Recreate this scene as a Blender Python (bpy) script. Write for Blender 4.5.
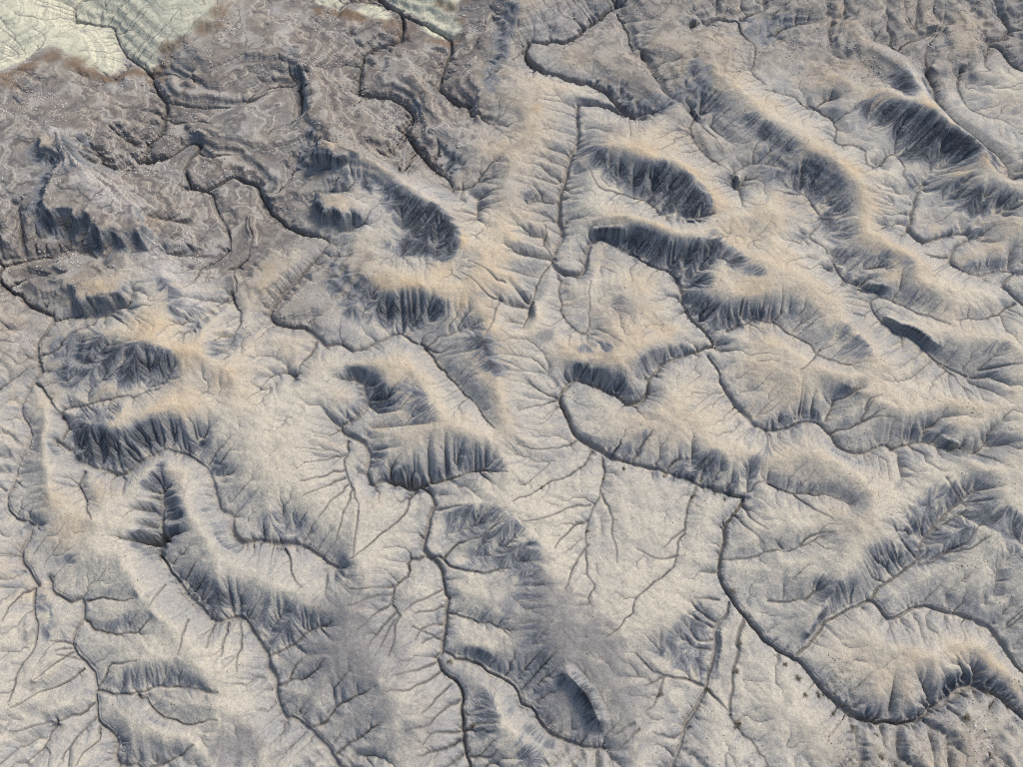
import bpy, bmesh, math, random
import numpy as np

scene = bpy.context.scene
for o in list(bpy.data.objects):
    bpy.data.objects.remove(o)
C = scene.collection

# ================================================================ camera
cam_d = bpy.data.cameras.new('camera')
cam = bpy.data.objects.new('camera', cam_d)
C.objects.link(cam)
cam.location = (0, 0, 100)                       # a drone 100 m above the badlands
cam.rotation_euler = (math.radians(90 - 62), 0, 0)
cam_d.sensor_fit = 'HORIZONTAL'
cam_d.angle = math.radians(66)
cam_d.clip_end = 6000
scene.camera = cam

# ================================================================ sky, sun, exposure
SUN_AZ, SUN_EL = math.radians(46), math.radians(46)     # azimuth from +Y towards +X
world = bpy.data.worlds.new('World')
scene.world = world
world.use_nodes = True
wn = world.node_tree
wn.nodes.clear()
sky = wn.nodes.new('ShaderNodeTexSky')
sky.sky_type = 'NISHITA'
sky.sun_disc = False
sky.sun_elevation = SUN_EL
sky.sun_rotation = SUN_AZ
sky.air_density = 1.0
sky.dust_density = 3.0
bg = wn.nodes.new('ShaderNodeBackground')
bg.inputs['Strength'].default_value = 0.15
wo = wn.nodes.new('ShaderNodeOutputWorld')
wn.links.new(sky.outputs[0], bg.inputs['Color'])
wn.links.new(bg.outputs[0], wo.inputs['Surface'])

sun_d = bpy.data.lights.new('sun', 'SUN')
sun = bpy.data.objects.new('sun', sun_d)
C.objects.link(sun)
sun_d.energy = 2.2
sun_d.angle = math.radians(18)                    # veiled sun: soft shadows
sun_d.color = (1.0, 0.95, 0.88)
dx, dy, dz = math.sin(SUN_AZ) * math.cos(SUN_EL), math.cos(SUN_AZ) * math.cos(SUN_EL), math.sin(SUN_EL)
from mathutils import Vector
sun.rotation_euler = Vector((dx, dy, dz)).to_track_quat('Z', 'Y').to_euler()
sun.location = (dx * 300, dy * 300, dz * 300)

scene.cycles.filter_width = 1.0
scene.cycles.use_denoising = False                 # keep the fine grain of the soil
vs = scene.view_settings
vs.view_transform = 'Standard'
vs.look = 'None'
vs.exposure = 0.55
vs.gamma = 1.0
vs.use_curve_mapping = False


# ---------------------------------------------------------------- survey grid (metres, camera stands over the origin)
NC = 1170                       # columns
S0, SK = 64.8, 0.3445           # half width of the surveyed strip at y = 0 and its growth per metre
Y0, Y1 = -14.0, 158.0
_l0, _l1 = math.log(S0 + SK * Y0), math.log(S0 + SK * Y1)
NR = int((NC - 1) / 2 / SK * (_l1 - _l0)) + 1
_s = np.exp(np.linspace(_l0, _l1, NR))
ROWY = (_s - S0) / SK
CELL = (2 * _s / (NC - 1)).astype(np.float32)          # local cell size per row
U = np.linspace(-1, 1, NC)
X = (U[None, :] * _s[:, None]).astype(np.float32)
Y = np.repeat(ROWY[:, None], NC, 1).astype(np.float32)
HC = np.repeat(CELL[:, None], NC, 1)


def to_grid(x, y):
    s = S0 + SK * np.asarray(y, float)
    r = (np.log(s) - _l0) / (_l1 - _l0) * (NR - 1)
    c = (np.asarray(x, float) / s + 1) / 2 * (NC - 1)
    return r, c


def sample(A, x, y):
    r, c = to_grid(x, y)
    r = np.clip(r, 0, NR - 1.001); c = np.clip(c, 0, NC - 1.001)
    i = r.astype(int); j = c.astype(int); fr = r - i; fc = c - j
    return (A[i, j] * (1 - fr) * (1 - fc) + A[i + 1, j] * fr * (1 - fc) + A[i, j + 1] * (1 - fr) * fc + A[i + 1, j + 1] * fr * fc)


# ---------------------------------------------------------------- noise
def vnoise(x, y, seed):
    rng = np.random.RandomState(seed)
    T = rng.rand(256, 256).astype(np.float32) * 2 - 1
    xi = np.floor(x).astype(np.int32); yi = np.floor(y).astype(np.int32)
    fx = (x - xi).astype(np.float32); fy = (y - yi).astype(np.float32)
    fx = fx * fx * fx * (fx * (fx * 6 - 15) + 10); fy = fy * fy * fy * (fy * (fy * 6 - 15) + 10)
    x0 = xi & 255; x1 = (xi + 1) & 255; y0 = yi & 255; y1 = (yi + 1) & 255
    a = T[y0, x0]; b = T[y0, x1]; c = T[y1, x0]; d = T[y1, x1]
    return (a + (b - a) * fx) * (1 - fy) + (c + (d - c) * fx) * fy


def fbm(scale, octs, seed, x=None, y=None, gain=0.5):
    x = X if x is None else x; y = Y if y is None else y
    out = 0; amp = 1.0; tot = 0
    ca, sa = math.cos(0.6), math.sin(0.6)
    for o in range(octs):
        f = 2.03 ** o / scale
        out = out + amp * vnoise((x * ca + y * sa) * f + 17.3 * o, (y * ca - x * sa) * f - 9.1 * o, seed + o)
        tot += amp; amp *= gain
    return out / tot


def sstep(a, b, v):
    t = np.clip((v - a) / (b - a), 0, 1)
    return t * t * (3 - 2 * t)


def blur(A, r, n=2):
    for _ in range(n):
        for ax in (0, 1):
            P = np.concatenate([np.repeat(A.take([0], ax), r + 1, ax), A, np.repeat(A.take([-1], ax), r, ax)], ax)
            cs = np.cumsum(P, ax, dtype=np.float64)
            k = 2 * r + 1
            A = ((cs[k:] - cs[:-k]) if ax == 0 else (cs[:, k:] - cs[:, :-k])).astype(np.float32) / k
    return A


# ---------------------------------------------------------------- lines and outlines on the grid
def spline(pts, step=0.9):
    p = np.array(pts, float)
    if len(p) == 2:
        n = max(2, int(np.hypot(*(p[1] - p[0])[:2]) / step))
        return p[0] + (p[1] - p[0]) * np.linspace(0, 1, n + 1)[:, None]
    q = np.vstack([2 * p[0] - p[1], p, 2 * p[-1] - p[-2]]); out = []
    for i in range(1, len(q) - 2):
        L = np.hypot(*(q[i + 1] - q[i])[:2]); n = max(1, int(L / step))
        t = (np.arange(n) / n)[:, None]
        a, b, c, d = q[i - 1], q[i], q[i + 1], q[i + 2]
        out.append(0.5 * (2 * b + (c - a) * t + (2 * a - 5 * b + 4 * c - d) * t * t + (3 * b - a - 3 * c + d) * t ** 3))
    out.append(p[-1:])
    return np.vstack(out)


def wiggle(L, amp, scale, seed):
    L = L.copy()
    w = np.ones(len(L)); w[:2] = 0
    L[:, 0] += amp * w * fbm(scale, 3, seed, L[:, 0], L[:, 1])
    L[:, 1] += amp * w * fbm(scale, 3, seed + 50, L[:, 0] + 31, L[:, 1])
    return L


def stamp(lines, radius, store):
    """distance (m) to a set of polylines; store: list of extra per-point value arrays interpolated along the line"""
    D = np.full((NR, NC), radius, np.float32)
    V = [np.zeros((NR, NC), np.float32) for _ in store]
    for li, L in enumerate(lines):
        r, c = to_grid(L[:, 0], L[:, 1])
        for k in range(len(L) - 1):
            h = CELL[int(np.clip(min(r[k], r[k + 1]), 0, NR - 1))]
            m = int(radius * 1.15 / h) + 2
            r0 = max(0, int(min(r[k], r[k + 1])) - m); r1 = min(NR, int(max(r[k], r[k + 1])) + m)
            c0 = max(0, int(min(c[k], c[k + 1])) - m); c1 = min(NC, int(max(c[k], c[k + 1])) + m)
            if r1 <= r0 or c1 <= c0: continue
            dx, dy = L[k + 1, 0] - L[k, 0], L[k + 1, 1] - L[k, 1]
            q = max(dx * dx + dy * dy, 1e-9)
            px = X[r0:r1, c0:c1] - np.float32(L[k, 0]); py = Y[r0:r1, c0:c1] - np.float32(L[k, 1])
            t = np.clip((px * dx + py * dy) / q, 0, 1)
            d = np.hypot(px - t * dx, py - t * dy).astype(np.float32)
            S = D[r0:r1, c0:c1]; M = d < S
            S[M] = d[M]
            for v, st in zip(V, store):
                a = st[li]; v[r0:r1, c0:c1][M] = (a[k] + (a[k + 1] - a[k]) * t)[M]
    return D, V


def inside(poly, wx=None, wy=None):
    """1 inside the outline (metres), with the outline frayed by the warp fields"""
    p = np.array(poly, float)
    r, c = to_grid(p[:, 0], p[:, 1])
    r0, r1 = max(0, int(r.min()) - 14), min(NR, int(r.max()) + 15)
    c0, c1 = max(0, int(c.min()) - 14), min(NC, int(c.max()) + 15)
    if r1 <= r0 or c1 <= c0: return None
    x = X[r0:r1, c0:c1]; y = Y[r0:r1, c0:c1]
    if wx is not None:
        x = x + wx[r0:r1, c0:c1]; y = y + wy[r0:r1, c0:c1]
    I = np.zeros(x.shape, bool)
    n = len(p)
    for i in range(n):
        xa, ya = p[i]; xb, yb = p[(i + 1) % n]
        if ya == yb: continue
        I ^= ((ya > y) != (yb > y)) & (x < (xb - xa) * (y - ya) / (yb - ya) + xa)
    return (slice(r0, r1), slice(c0, c1)), I


# ---------------------------------------------------------------- hillslopes between the channels
def block(A, s, mode='mean'):
    n, m = (A.shape[0] // s) * s, (A.shape[1] // s) * s
    B = A[:n, :m].reshape(n // s, s, m // s, s)
    return B.mean((1, 3)) if mode == 'mean' else B.max((1, 3))


def upsample(A, shape):
    r = np.clip((np.arange(shape[0]) + 0.5) * A.shape[0] / shape[0] - 0.5, 0, A.shape[0] - 1)
    c = np.clip((np.arange(shape[1]) + 0.5) * A.shape[1] / shape[1] - 0.5, 0, A.shape[1] - 1)
    i = np.minimum(r.astype(int), A.shape[0] - 2); j = np.minimum(c.astype(int), A.shape[1] - 2)
    fr = (r - i)[:, None].astype(np.float32); fc = (c - j)[None, :].astype(np.float32)
    R = A[i] * (1 - fr) + A[i + 1] * fr
    return R[:, j] * (1 - fc) + R[:, j + 1] * fc


def relax(pin, pinz, gx, gy, c, floor):
    """membrane with the wanted slopes inside the outcrops, pinned along the channels, never below the floor"""
    Z = None
    for s, its in ((16, 500), (8, 300), (4, 200), (2, 90), (1, 40)):
        if s == 1: M, PZ, GX, GY, F = pin, pinz, gx * HC, gy * HC, floor; H = HC; C = c
        else:
            w = block(pin.astype(np.float32), s); M = w > (0.0 if s < 16 else 0.02)
            PZ = block(pinz * pin, s) / np.maximum(w, 1e-6)
            H = block(HC, s) * s
            GX, GY = block(gx, s) * H, block(gy, s) * H
            F = block(floor, s); C = block(c, s)
        Z = np.zeros(M.shape, np.float32) + 1.0 if Z is None else upsample(Z, M.shape)
        fx = 0.5 * (GX[:, 1:] + GX[:, :-1]); fy = 0.5 * (GY[1:] + GY[:-1])
        b = C * H * H
        b[:, :-1] -= fx; b[:, 1:] += fx; b[:-1] -= fy; b[1:] += fy
        lam = 0.008 * H * H
        q4 = (1 / (4 + lam)).astype(np.float32)
        b = ((b + lam * 1.6) * q4).astype(np.float32); PZ = PZ.astype(np.float32); F = F.astype(np.float32)
        for it in range(its):
            P = np.pad(Z, 1, mode='edge')
            N = (P[1:-1, :-2] + P[1:-1, 2:] + P[:-2, 1:-1] + P[2:, 1:-1]) * q4 + b
            Z = np.where(M, PZ, np.maximum(N, F))
    return Z


# ---------------------------------------------------------------- running water
OFF = [(0, 1, 1.0), (1, 0, 1.0), (0, -1, 1.0), (-1, 0, 1.0), (1, 1, 1.4142), (1, -1, 1.4142), (-1, 1, 1.4142), (-1, -1, 1.4142)]


def drain(Z):
    n, m = Z.shape
    P = np.pad(Z, 1, mode='constant', constant_values=1e9)
    best = np.zeros_like(Z); off = np.zeros(Z.shape, np.int32); dist = np.ones_like(Z)
    for dr, dc, d in OFF:
        sl = (Z - P[1 + dr:1 + dr + n, 1 + dc:1 + dc + m]) / np.float32(d)
        M = sl > best
        best[M] = sl[M]; off[M] = dr * m + dc; dist[M] = d
    rec = np.arange(n * m, dtype=np.int32) + off.ravel()
    dep = (off.ravel() != 0).astype(np.int32); p = rec.copy()
    while True:
        add = dep[p]
        if not add.any(): break
        dep += add; p = p[p]
    order = np.argsort(dep, kind='stable').astype(np.int32)
    ends = np.cumsum(np.bincount(dep))
    return rec, dist.ravel(), order, ends


def erode(Z, H, K, steps, mexp=0.5):
    z = Z.astype(np.float64).ravel(); h = H.ravel().astype(np.float64); k = K.ravel()
    A = None
    for st in range(steps):
        rec, dist, order, ends = drain(z.reshape(Z.shape).astype(np.float32))
        A = h * h
        for l in range(len(ends) - 1, 0, -1):
            idx = order[ends[l - 1]:ends[l]]
            np.add.at(A, rec[idx], A[idx])
        f = k * np.minimum(A, 1200.0) ** mexp / (h * dist)
        for l in range(1, len(ends)):
            idx = order[ends[l - 1]:ends[l]]; q = rec[idx]
            fi = f[idx]
            z[idx] = np.minimum(z[idx], (z[idx] + fi * z[q]) / (1 + fi))
    return z.reshape(Z.shape).astype(np.float32), A.reshape(Z.shape).astype(np.float32)


def streaks(Z, noise, steps):
    """noise smeared along the fall line: the ribs and rills of a bare slope"""
    gy, gx = np.gradient(blur(Z, 2, 2))
    m = np.sqrt(gx * gx + gy * gy) + 1e-6
    gx = (gx / m).ravel().astype(np.float32); gy = (gy / m).ravel().astype(np.float32)
    nf = noise.ravel(); out = nf.copy(); tot = 1.0
    for sg in (1, -1):
        r = np.repeat(np.arange(NR, dtype=np.float32), NC); c = np.tile(np.arange(NC, dtype=np.float32), NR)
        for k in range(steps):
            idx = np.rint(r).astype(np.int32) * NC + np.rint(c).astype(np.int32)
            r += sg * gy[idx]; c += sg * gx[idx]
            np.clip(r, 0, NR - 1, out=r); np.clip(c, 0, NC - 1, out=c)
            w = 1 - (k + 1) / (steps + 1)
            out = out + w * nf[np.rint(r).astype(np.int32) * NC + np.rint(c).astype(np.int32)]; tot += w
    out = out.reshape(NR, NC)
    out -= blur(out, 12, 1)
    return (out / (out.std() + 1e-6)).astype(np.float32)


# ---------------------------------------------------------------- the whole landscape from the survey D
def spots(lst):
    M = np.zeros((NR, NC), np.float32)
    for e in lst:
        x, y, rx, s = e
        r, c = to_grid(x, y)
        h = CELL[int(np.clip(r, 0, NR - 1))]; m = int(rx * 1.9 / h) + 2
        r0, r1, c0, c1 = max(0, int(r) - m), min(NR, int(r) + m), max(0, int(c) - m), min(NC, int(c) + m)
        if r1 <= r0 or c1 <= c0: continue
        wk = min(1.5, 0.6 * rx)
        d2 = ((X[r0:r1, c0:c1] + WX[r0:r1, c0:c1] * wk - x) ** 2 + (Y[r0:r1, c0:c1] + WY[r0:r1, c0:c1] * wk - y) ** 2) / rx ** 2
        S = M[r0:r1, c0:c1]
        S[:] = np.maximum(S, s * np.exp(-(d2 ** 1.3)))
    return M


def outlines(lst, feather):
    M = np.zeros((NR, NC), np.float32)
    for p in lst:
        q = inside(p, WX * 1.5, WY * 1.5)
        if q: M[q[0]][q[1]] = 1
    return blur(M, feather)


WX = (fbm(3.0, 4, 11) * 0.9).astype(np.float32)
WY = (fbm(3.0, 4, 23) * 0.9).astype(np.float32)


def landscape(D, quick=False):
    R = {}
    lines, pw, pd, ph = [], [], [], []
    for k, (w, d, pts) in enumerate(D['trunk']):
        L = wiggle(wiggle(spline(pts, 0.6), 0.5, 5.0, 300), 0.4, 1.8, 340)
        lines.append(L); n = len(L)
        var = 1 + 0.85 * fbm(6, 3, 77, L[:, 0], L[:, 1])
        pw.append(w * var); pd.append(d * (1 + 0.6 * fbm(10, 3, 78, L[:, 0], L[:, 1]))); ph.append(np.full(n, float(k)))
    Dt, (Wt, Pt, own) = stamp(lines, 4.5, (pw, pd, ph))
    bl, bw, bd, bh = [], [], [], []
    for k, (w, d, ht, pts) in enumerate(D['branch']):
        L = wiggle(wiggle(spline(pts, 0.6), 0.6, 4.0, 300), 0.4, 1.5, 340); n = len(L); t = np.linspace(0, 1, n)
        bl.append(L); bw.append(w * (1.1 - 0.55 * t)); bd.append(d * (1 - 0.75 * t)); bh.append(ht * t ** 1.3)
    Db, (Wb, Pb, Hb) = stamp(bl, 2.5, (bw, bd, bh))
    rl, rw, rd = [], [], []
    for k, pts in enumerate(D['rill']):
        L = wiggle(spline(pts, 0.6), 0.7, 3.0, 300); n = len(L); t = np.linspace(0, 1, n)
        rl.append(L); rw.append(0.30 * (1.1 - 0.6 * t)); rd.append(0.32 * (1 - 0.8 * t))
    Dr, (Wr, Pr) = stamp(rl, 1.5, (rw, rd))
    # outcrops
    clay = np.zeros((NR, NC), np.float32); steep = np.zeros((NR, NC), np.float32)
    gx = np.zeros((NR, NC), np.float32); gy = np.zeros((NR, NC), np.float32)
    for dark, sl, (ux, uy), poly in D['clay']:
        q = inside(poly, WX * 0.5, WY * 0.5)
        if q is None: continue
        s, I = q
        clay[s][I] = np.maximum(clay[s][I], dark)
        gx[s][I] = -sl * ux; gy[s][I] = -sl * uy
    gx, gy = blur(gx, 3), blur(gy, 3)
    clay = blur(clay, 5)
    scree = outlines([D['scree']], 22)
    for w, poly in D['scree_thin']:
        scree = np.maximum(scree, w * outlines([poly], 16))
    pin = Dt < np.maximum(0.5, HC * 0.8)
    pinz = np.zeros((NR, NC), np.float32)
    pb = (Db < np.maximum(0.3, HC * 0.75)) & ~pin
    pinz[pb] = Hb[pb]; pin = pin | pb
    ll, lh = [], []
    for z, pts in D['bench']:
        L = spline(pts, 2.0); t = np.linspace(-1, 1, len(L)); ll.append(L)
        lh.append(z * (1 - 0.45 * t ** 4) + (0.25 * fbm(6, 2, 710, L[:, 0], L[:, 1])) * (z > 1.3))
    Dl, (Hl,) = stamp(ll, 1.5, (lh,))
    pl = (Dl < np.maximum(0.35, HC * 0.8)) & ~pin
    pinz[pl] = Hl[pl]; pin = pin | pl
    c = (0.036 + 0.022 * fbm(14, 2, 5)).astype(np.float32) * (1 - 0.25 * scree)
    floor = np.full((NR, NC), 0.15, np.float32)
    Z = relax(pin, pinz, gx, gy, c, floor)
    for x, y, z, r in D.get('peak', []):
        d2 = ((X - x) ** 2 + (Y - y) ** 2) / r ** 2
        Z = Z + (z * np.exp(-d2)).astype(np.float32)
    # crests round off under their own wash
    rd = sstep(0.6, 3.0, np.minimum(Dt, Db * 1.4)) * np.clip(1 - 0.45 * clay, 0, 1)
    Z = Z * (1 - rd) + blur(Z, 9, 2) * rd
    for h, w, pts in D['blade']:
        Dd, _ = stamp([spline(pts, 0.4)], w * 1.05, ())
        Z = Z + h * np.clip(1 - Dd / w, 0, 1) ** 1.4
    hard = np.zeros((NR, NC), np.float32)
    for h, w, edge, poly in D['mesa']:
        q = inside(poly, WX * 0.35, WY * 0.35)
        I = np.zeros((NR, NC), np.float32); I[q[0]][q[1]] = 1
        hard = np.maximum(hard, I)
        m = blur(I, 1, 2)
        Z = Z * (1 - m) + m * np.maximum(Z, h + (0.5 * fbm(8, 2, 860)).astype(np.float32))
    clay = clay * (1 - 0.9 * blur(hard, 1))
    alk = outlines(D['alkali'], 7)
    R['base'] = Z.copy()
    far = sstep(0.0, 3.0, np.minimum(Dt, Db * 1.6))
    Z = Z + far * ((0.55 + 0.3 * sstep(20, 60, X)) * fbm(11, 3, 101) + (0.17 + 0.04 * scree) * (1 - 0.7 * alk) * fbm(2.8, 3, 131) + 0.08 * (1 - 0.7 * alk) * fbm(1.0, 3, 171)).astype(np.float32)
    # channels cut into it
    def trench(D_, W_, P_, sharp):
        return P_ * (1 - sstep(W_ * 0.55, W_ * (0.55 + sharp), D_))
    cut = trench(Dt, np.maximum(Wt * (0.15 + 0.05 * scree), 0.05), Pt * (0.55 + 0.6 * scree), 2.3)
    cut = np.maximum(cut, trench(Db, np.maximum(Wb * 0.17, 0.04), Pb * (0.65 + 0.6 * scree), 2.2) * (Db < 2.4))
    cut = np.maximum(cut, trench(Dr, np.maximum(Wr * 0.28, 0.045), Pr * 0.8, 2.0) * (Dr < 1.4))
    Z = Z - cut
    rough = (1 - 0.7 * alk) * np.clip(0.12 + 1.0 * clay + 0.10 * scree, 0, 1.2)
    Z = Z + (0.025 * fbm(0.6, 2, 211) * (0.5 + clay)).astype(np.float32)
    R['flow'] = np.zeros_like(Z)
    if not quick:
        gen = np.clip(0.45 + 0.5 * fbm(18, 2, 401) - 0.05 * scree + 0.5 * clay, 0.15, 1.2) * (1 - 0.75 * alk) * (1 - 0.8 * blur(hard, 2))
        for s, cyc, steps, kt in ((8, 3, 8, 0.55), (4, 3, 6, 0.45), (2, 3, 5, 0.40), (1, 2, 4, 0.30)):
            Hs = block(HC, s) * s if s > 1 else HC
            Zs = block(Z, s) if s > 1 else Z.copy()
            kk = gen if s > 2 else (0.5 * gen + 0.8 * rough)
            Ks = (block(kk, s) if s > 1 else kk) * kt / (steps * cyc)
            Za = Zs.copy(); rad = max(2, int(5.0 / (0.12 * s)))
            for q in range(cyc):
                Zq = Zs
                Zs, A = erode(Zs, Hs, Ks, steps)
                Zs = Zs + blur(Zq - Zs, rad, 2) * 0.9        # valleys deepen, the hill keeps its bulk
            Z = Z + (upsample(Zs - Za, Z.shape) if s > 1 else Zs - Za)
            if s > 1: Z = Z + (0.012 * s * fbm(0.35 * s, 2, 500 + s)).astype(np.float32)
        R['flow'] = A
        # ledges of harder beds on the stony benches
        per = 0.8; ph_ = Z + 0.5 * fbm(12, 2, 640)
        Z = Z + (1.25 * np.maximum(scree, 0.6 * alk) * per / (2 * math.pi) * np.sin(2 * math.pi * ph_ / per)).astype(np.float32)
        # soften the wash-covered crests, leave the rilled clay crisp
        Zb = blur(Z, 1, 1); sm = np.clip(0.2 - 0.2 * clay, 0, 1)
        Z = Z * (1 - sm) + Zb * sm
    if not quick:
        rng = np.random.RandomState(9)
        w = rng.rand(NR, NC).astype(np.float32)
        rib = streaks(Z, w, 12) * 0.65 + streaks(Z, blur(rng.rand(NR, NC).astype(np.float32), 2, 2), 18) * 0.6
        gy2, gx2 = np.gradient(blur(Z, 4, 2)); sl = np.hypot(gx2, gy2) / HC
        Z = Z + rib * np.clip(0.028 + 0.10 * clay + 0.03 * scree, 0, 0.11) * sstep(0.08, 0.5, sl)
        clay = np.maximum(blur(clay, 2, 2), 0.55 * sstep(0.55, 1.0, sl) * (R['flow'] * 0 + 1))
        _z, A = erode(Z, HC, np.zeros_like(Z), 1)
        R['flow'] = A
        Z = Z - 0.05 * sstep(-0.3, 0.8, np.log10(np.maximum(A, 0.01)))
        R['rel'] = np.clip((Z - blur(Z, 18, 2)) / 1.2, -1, 1)
        R['relb'] = np.clip((Z - blur(Z, 45, 2)) / 1.3, -1, 1)
        R['rib'] = rib; R['slope'] = sl
    R.update(own=np.round(own).astype(np.int32), Z=Z, clay=clay, scree=scree, Dt=Dt, Wt=Wt, Db=Db, Wb=Wb, Dr=Dr, cut=cut)
    return R

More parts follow.
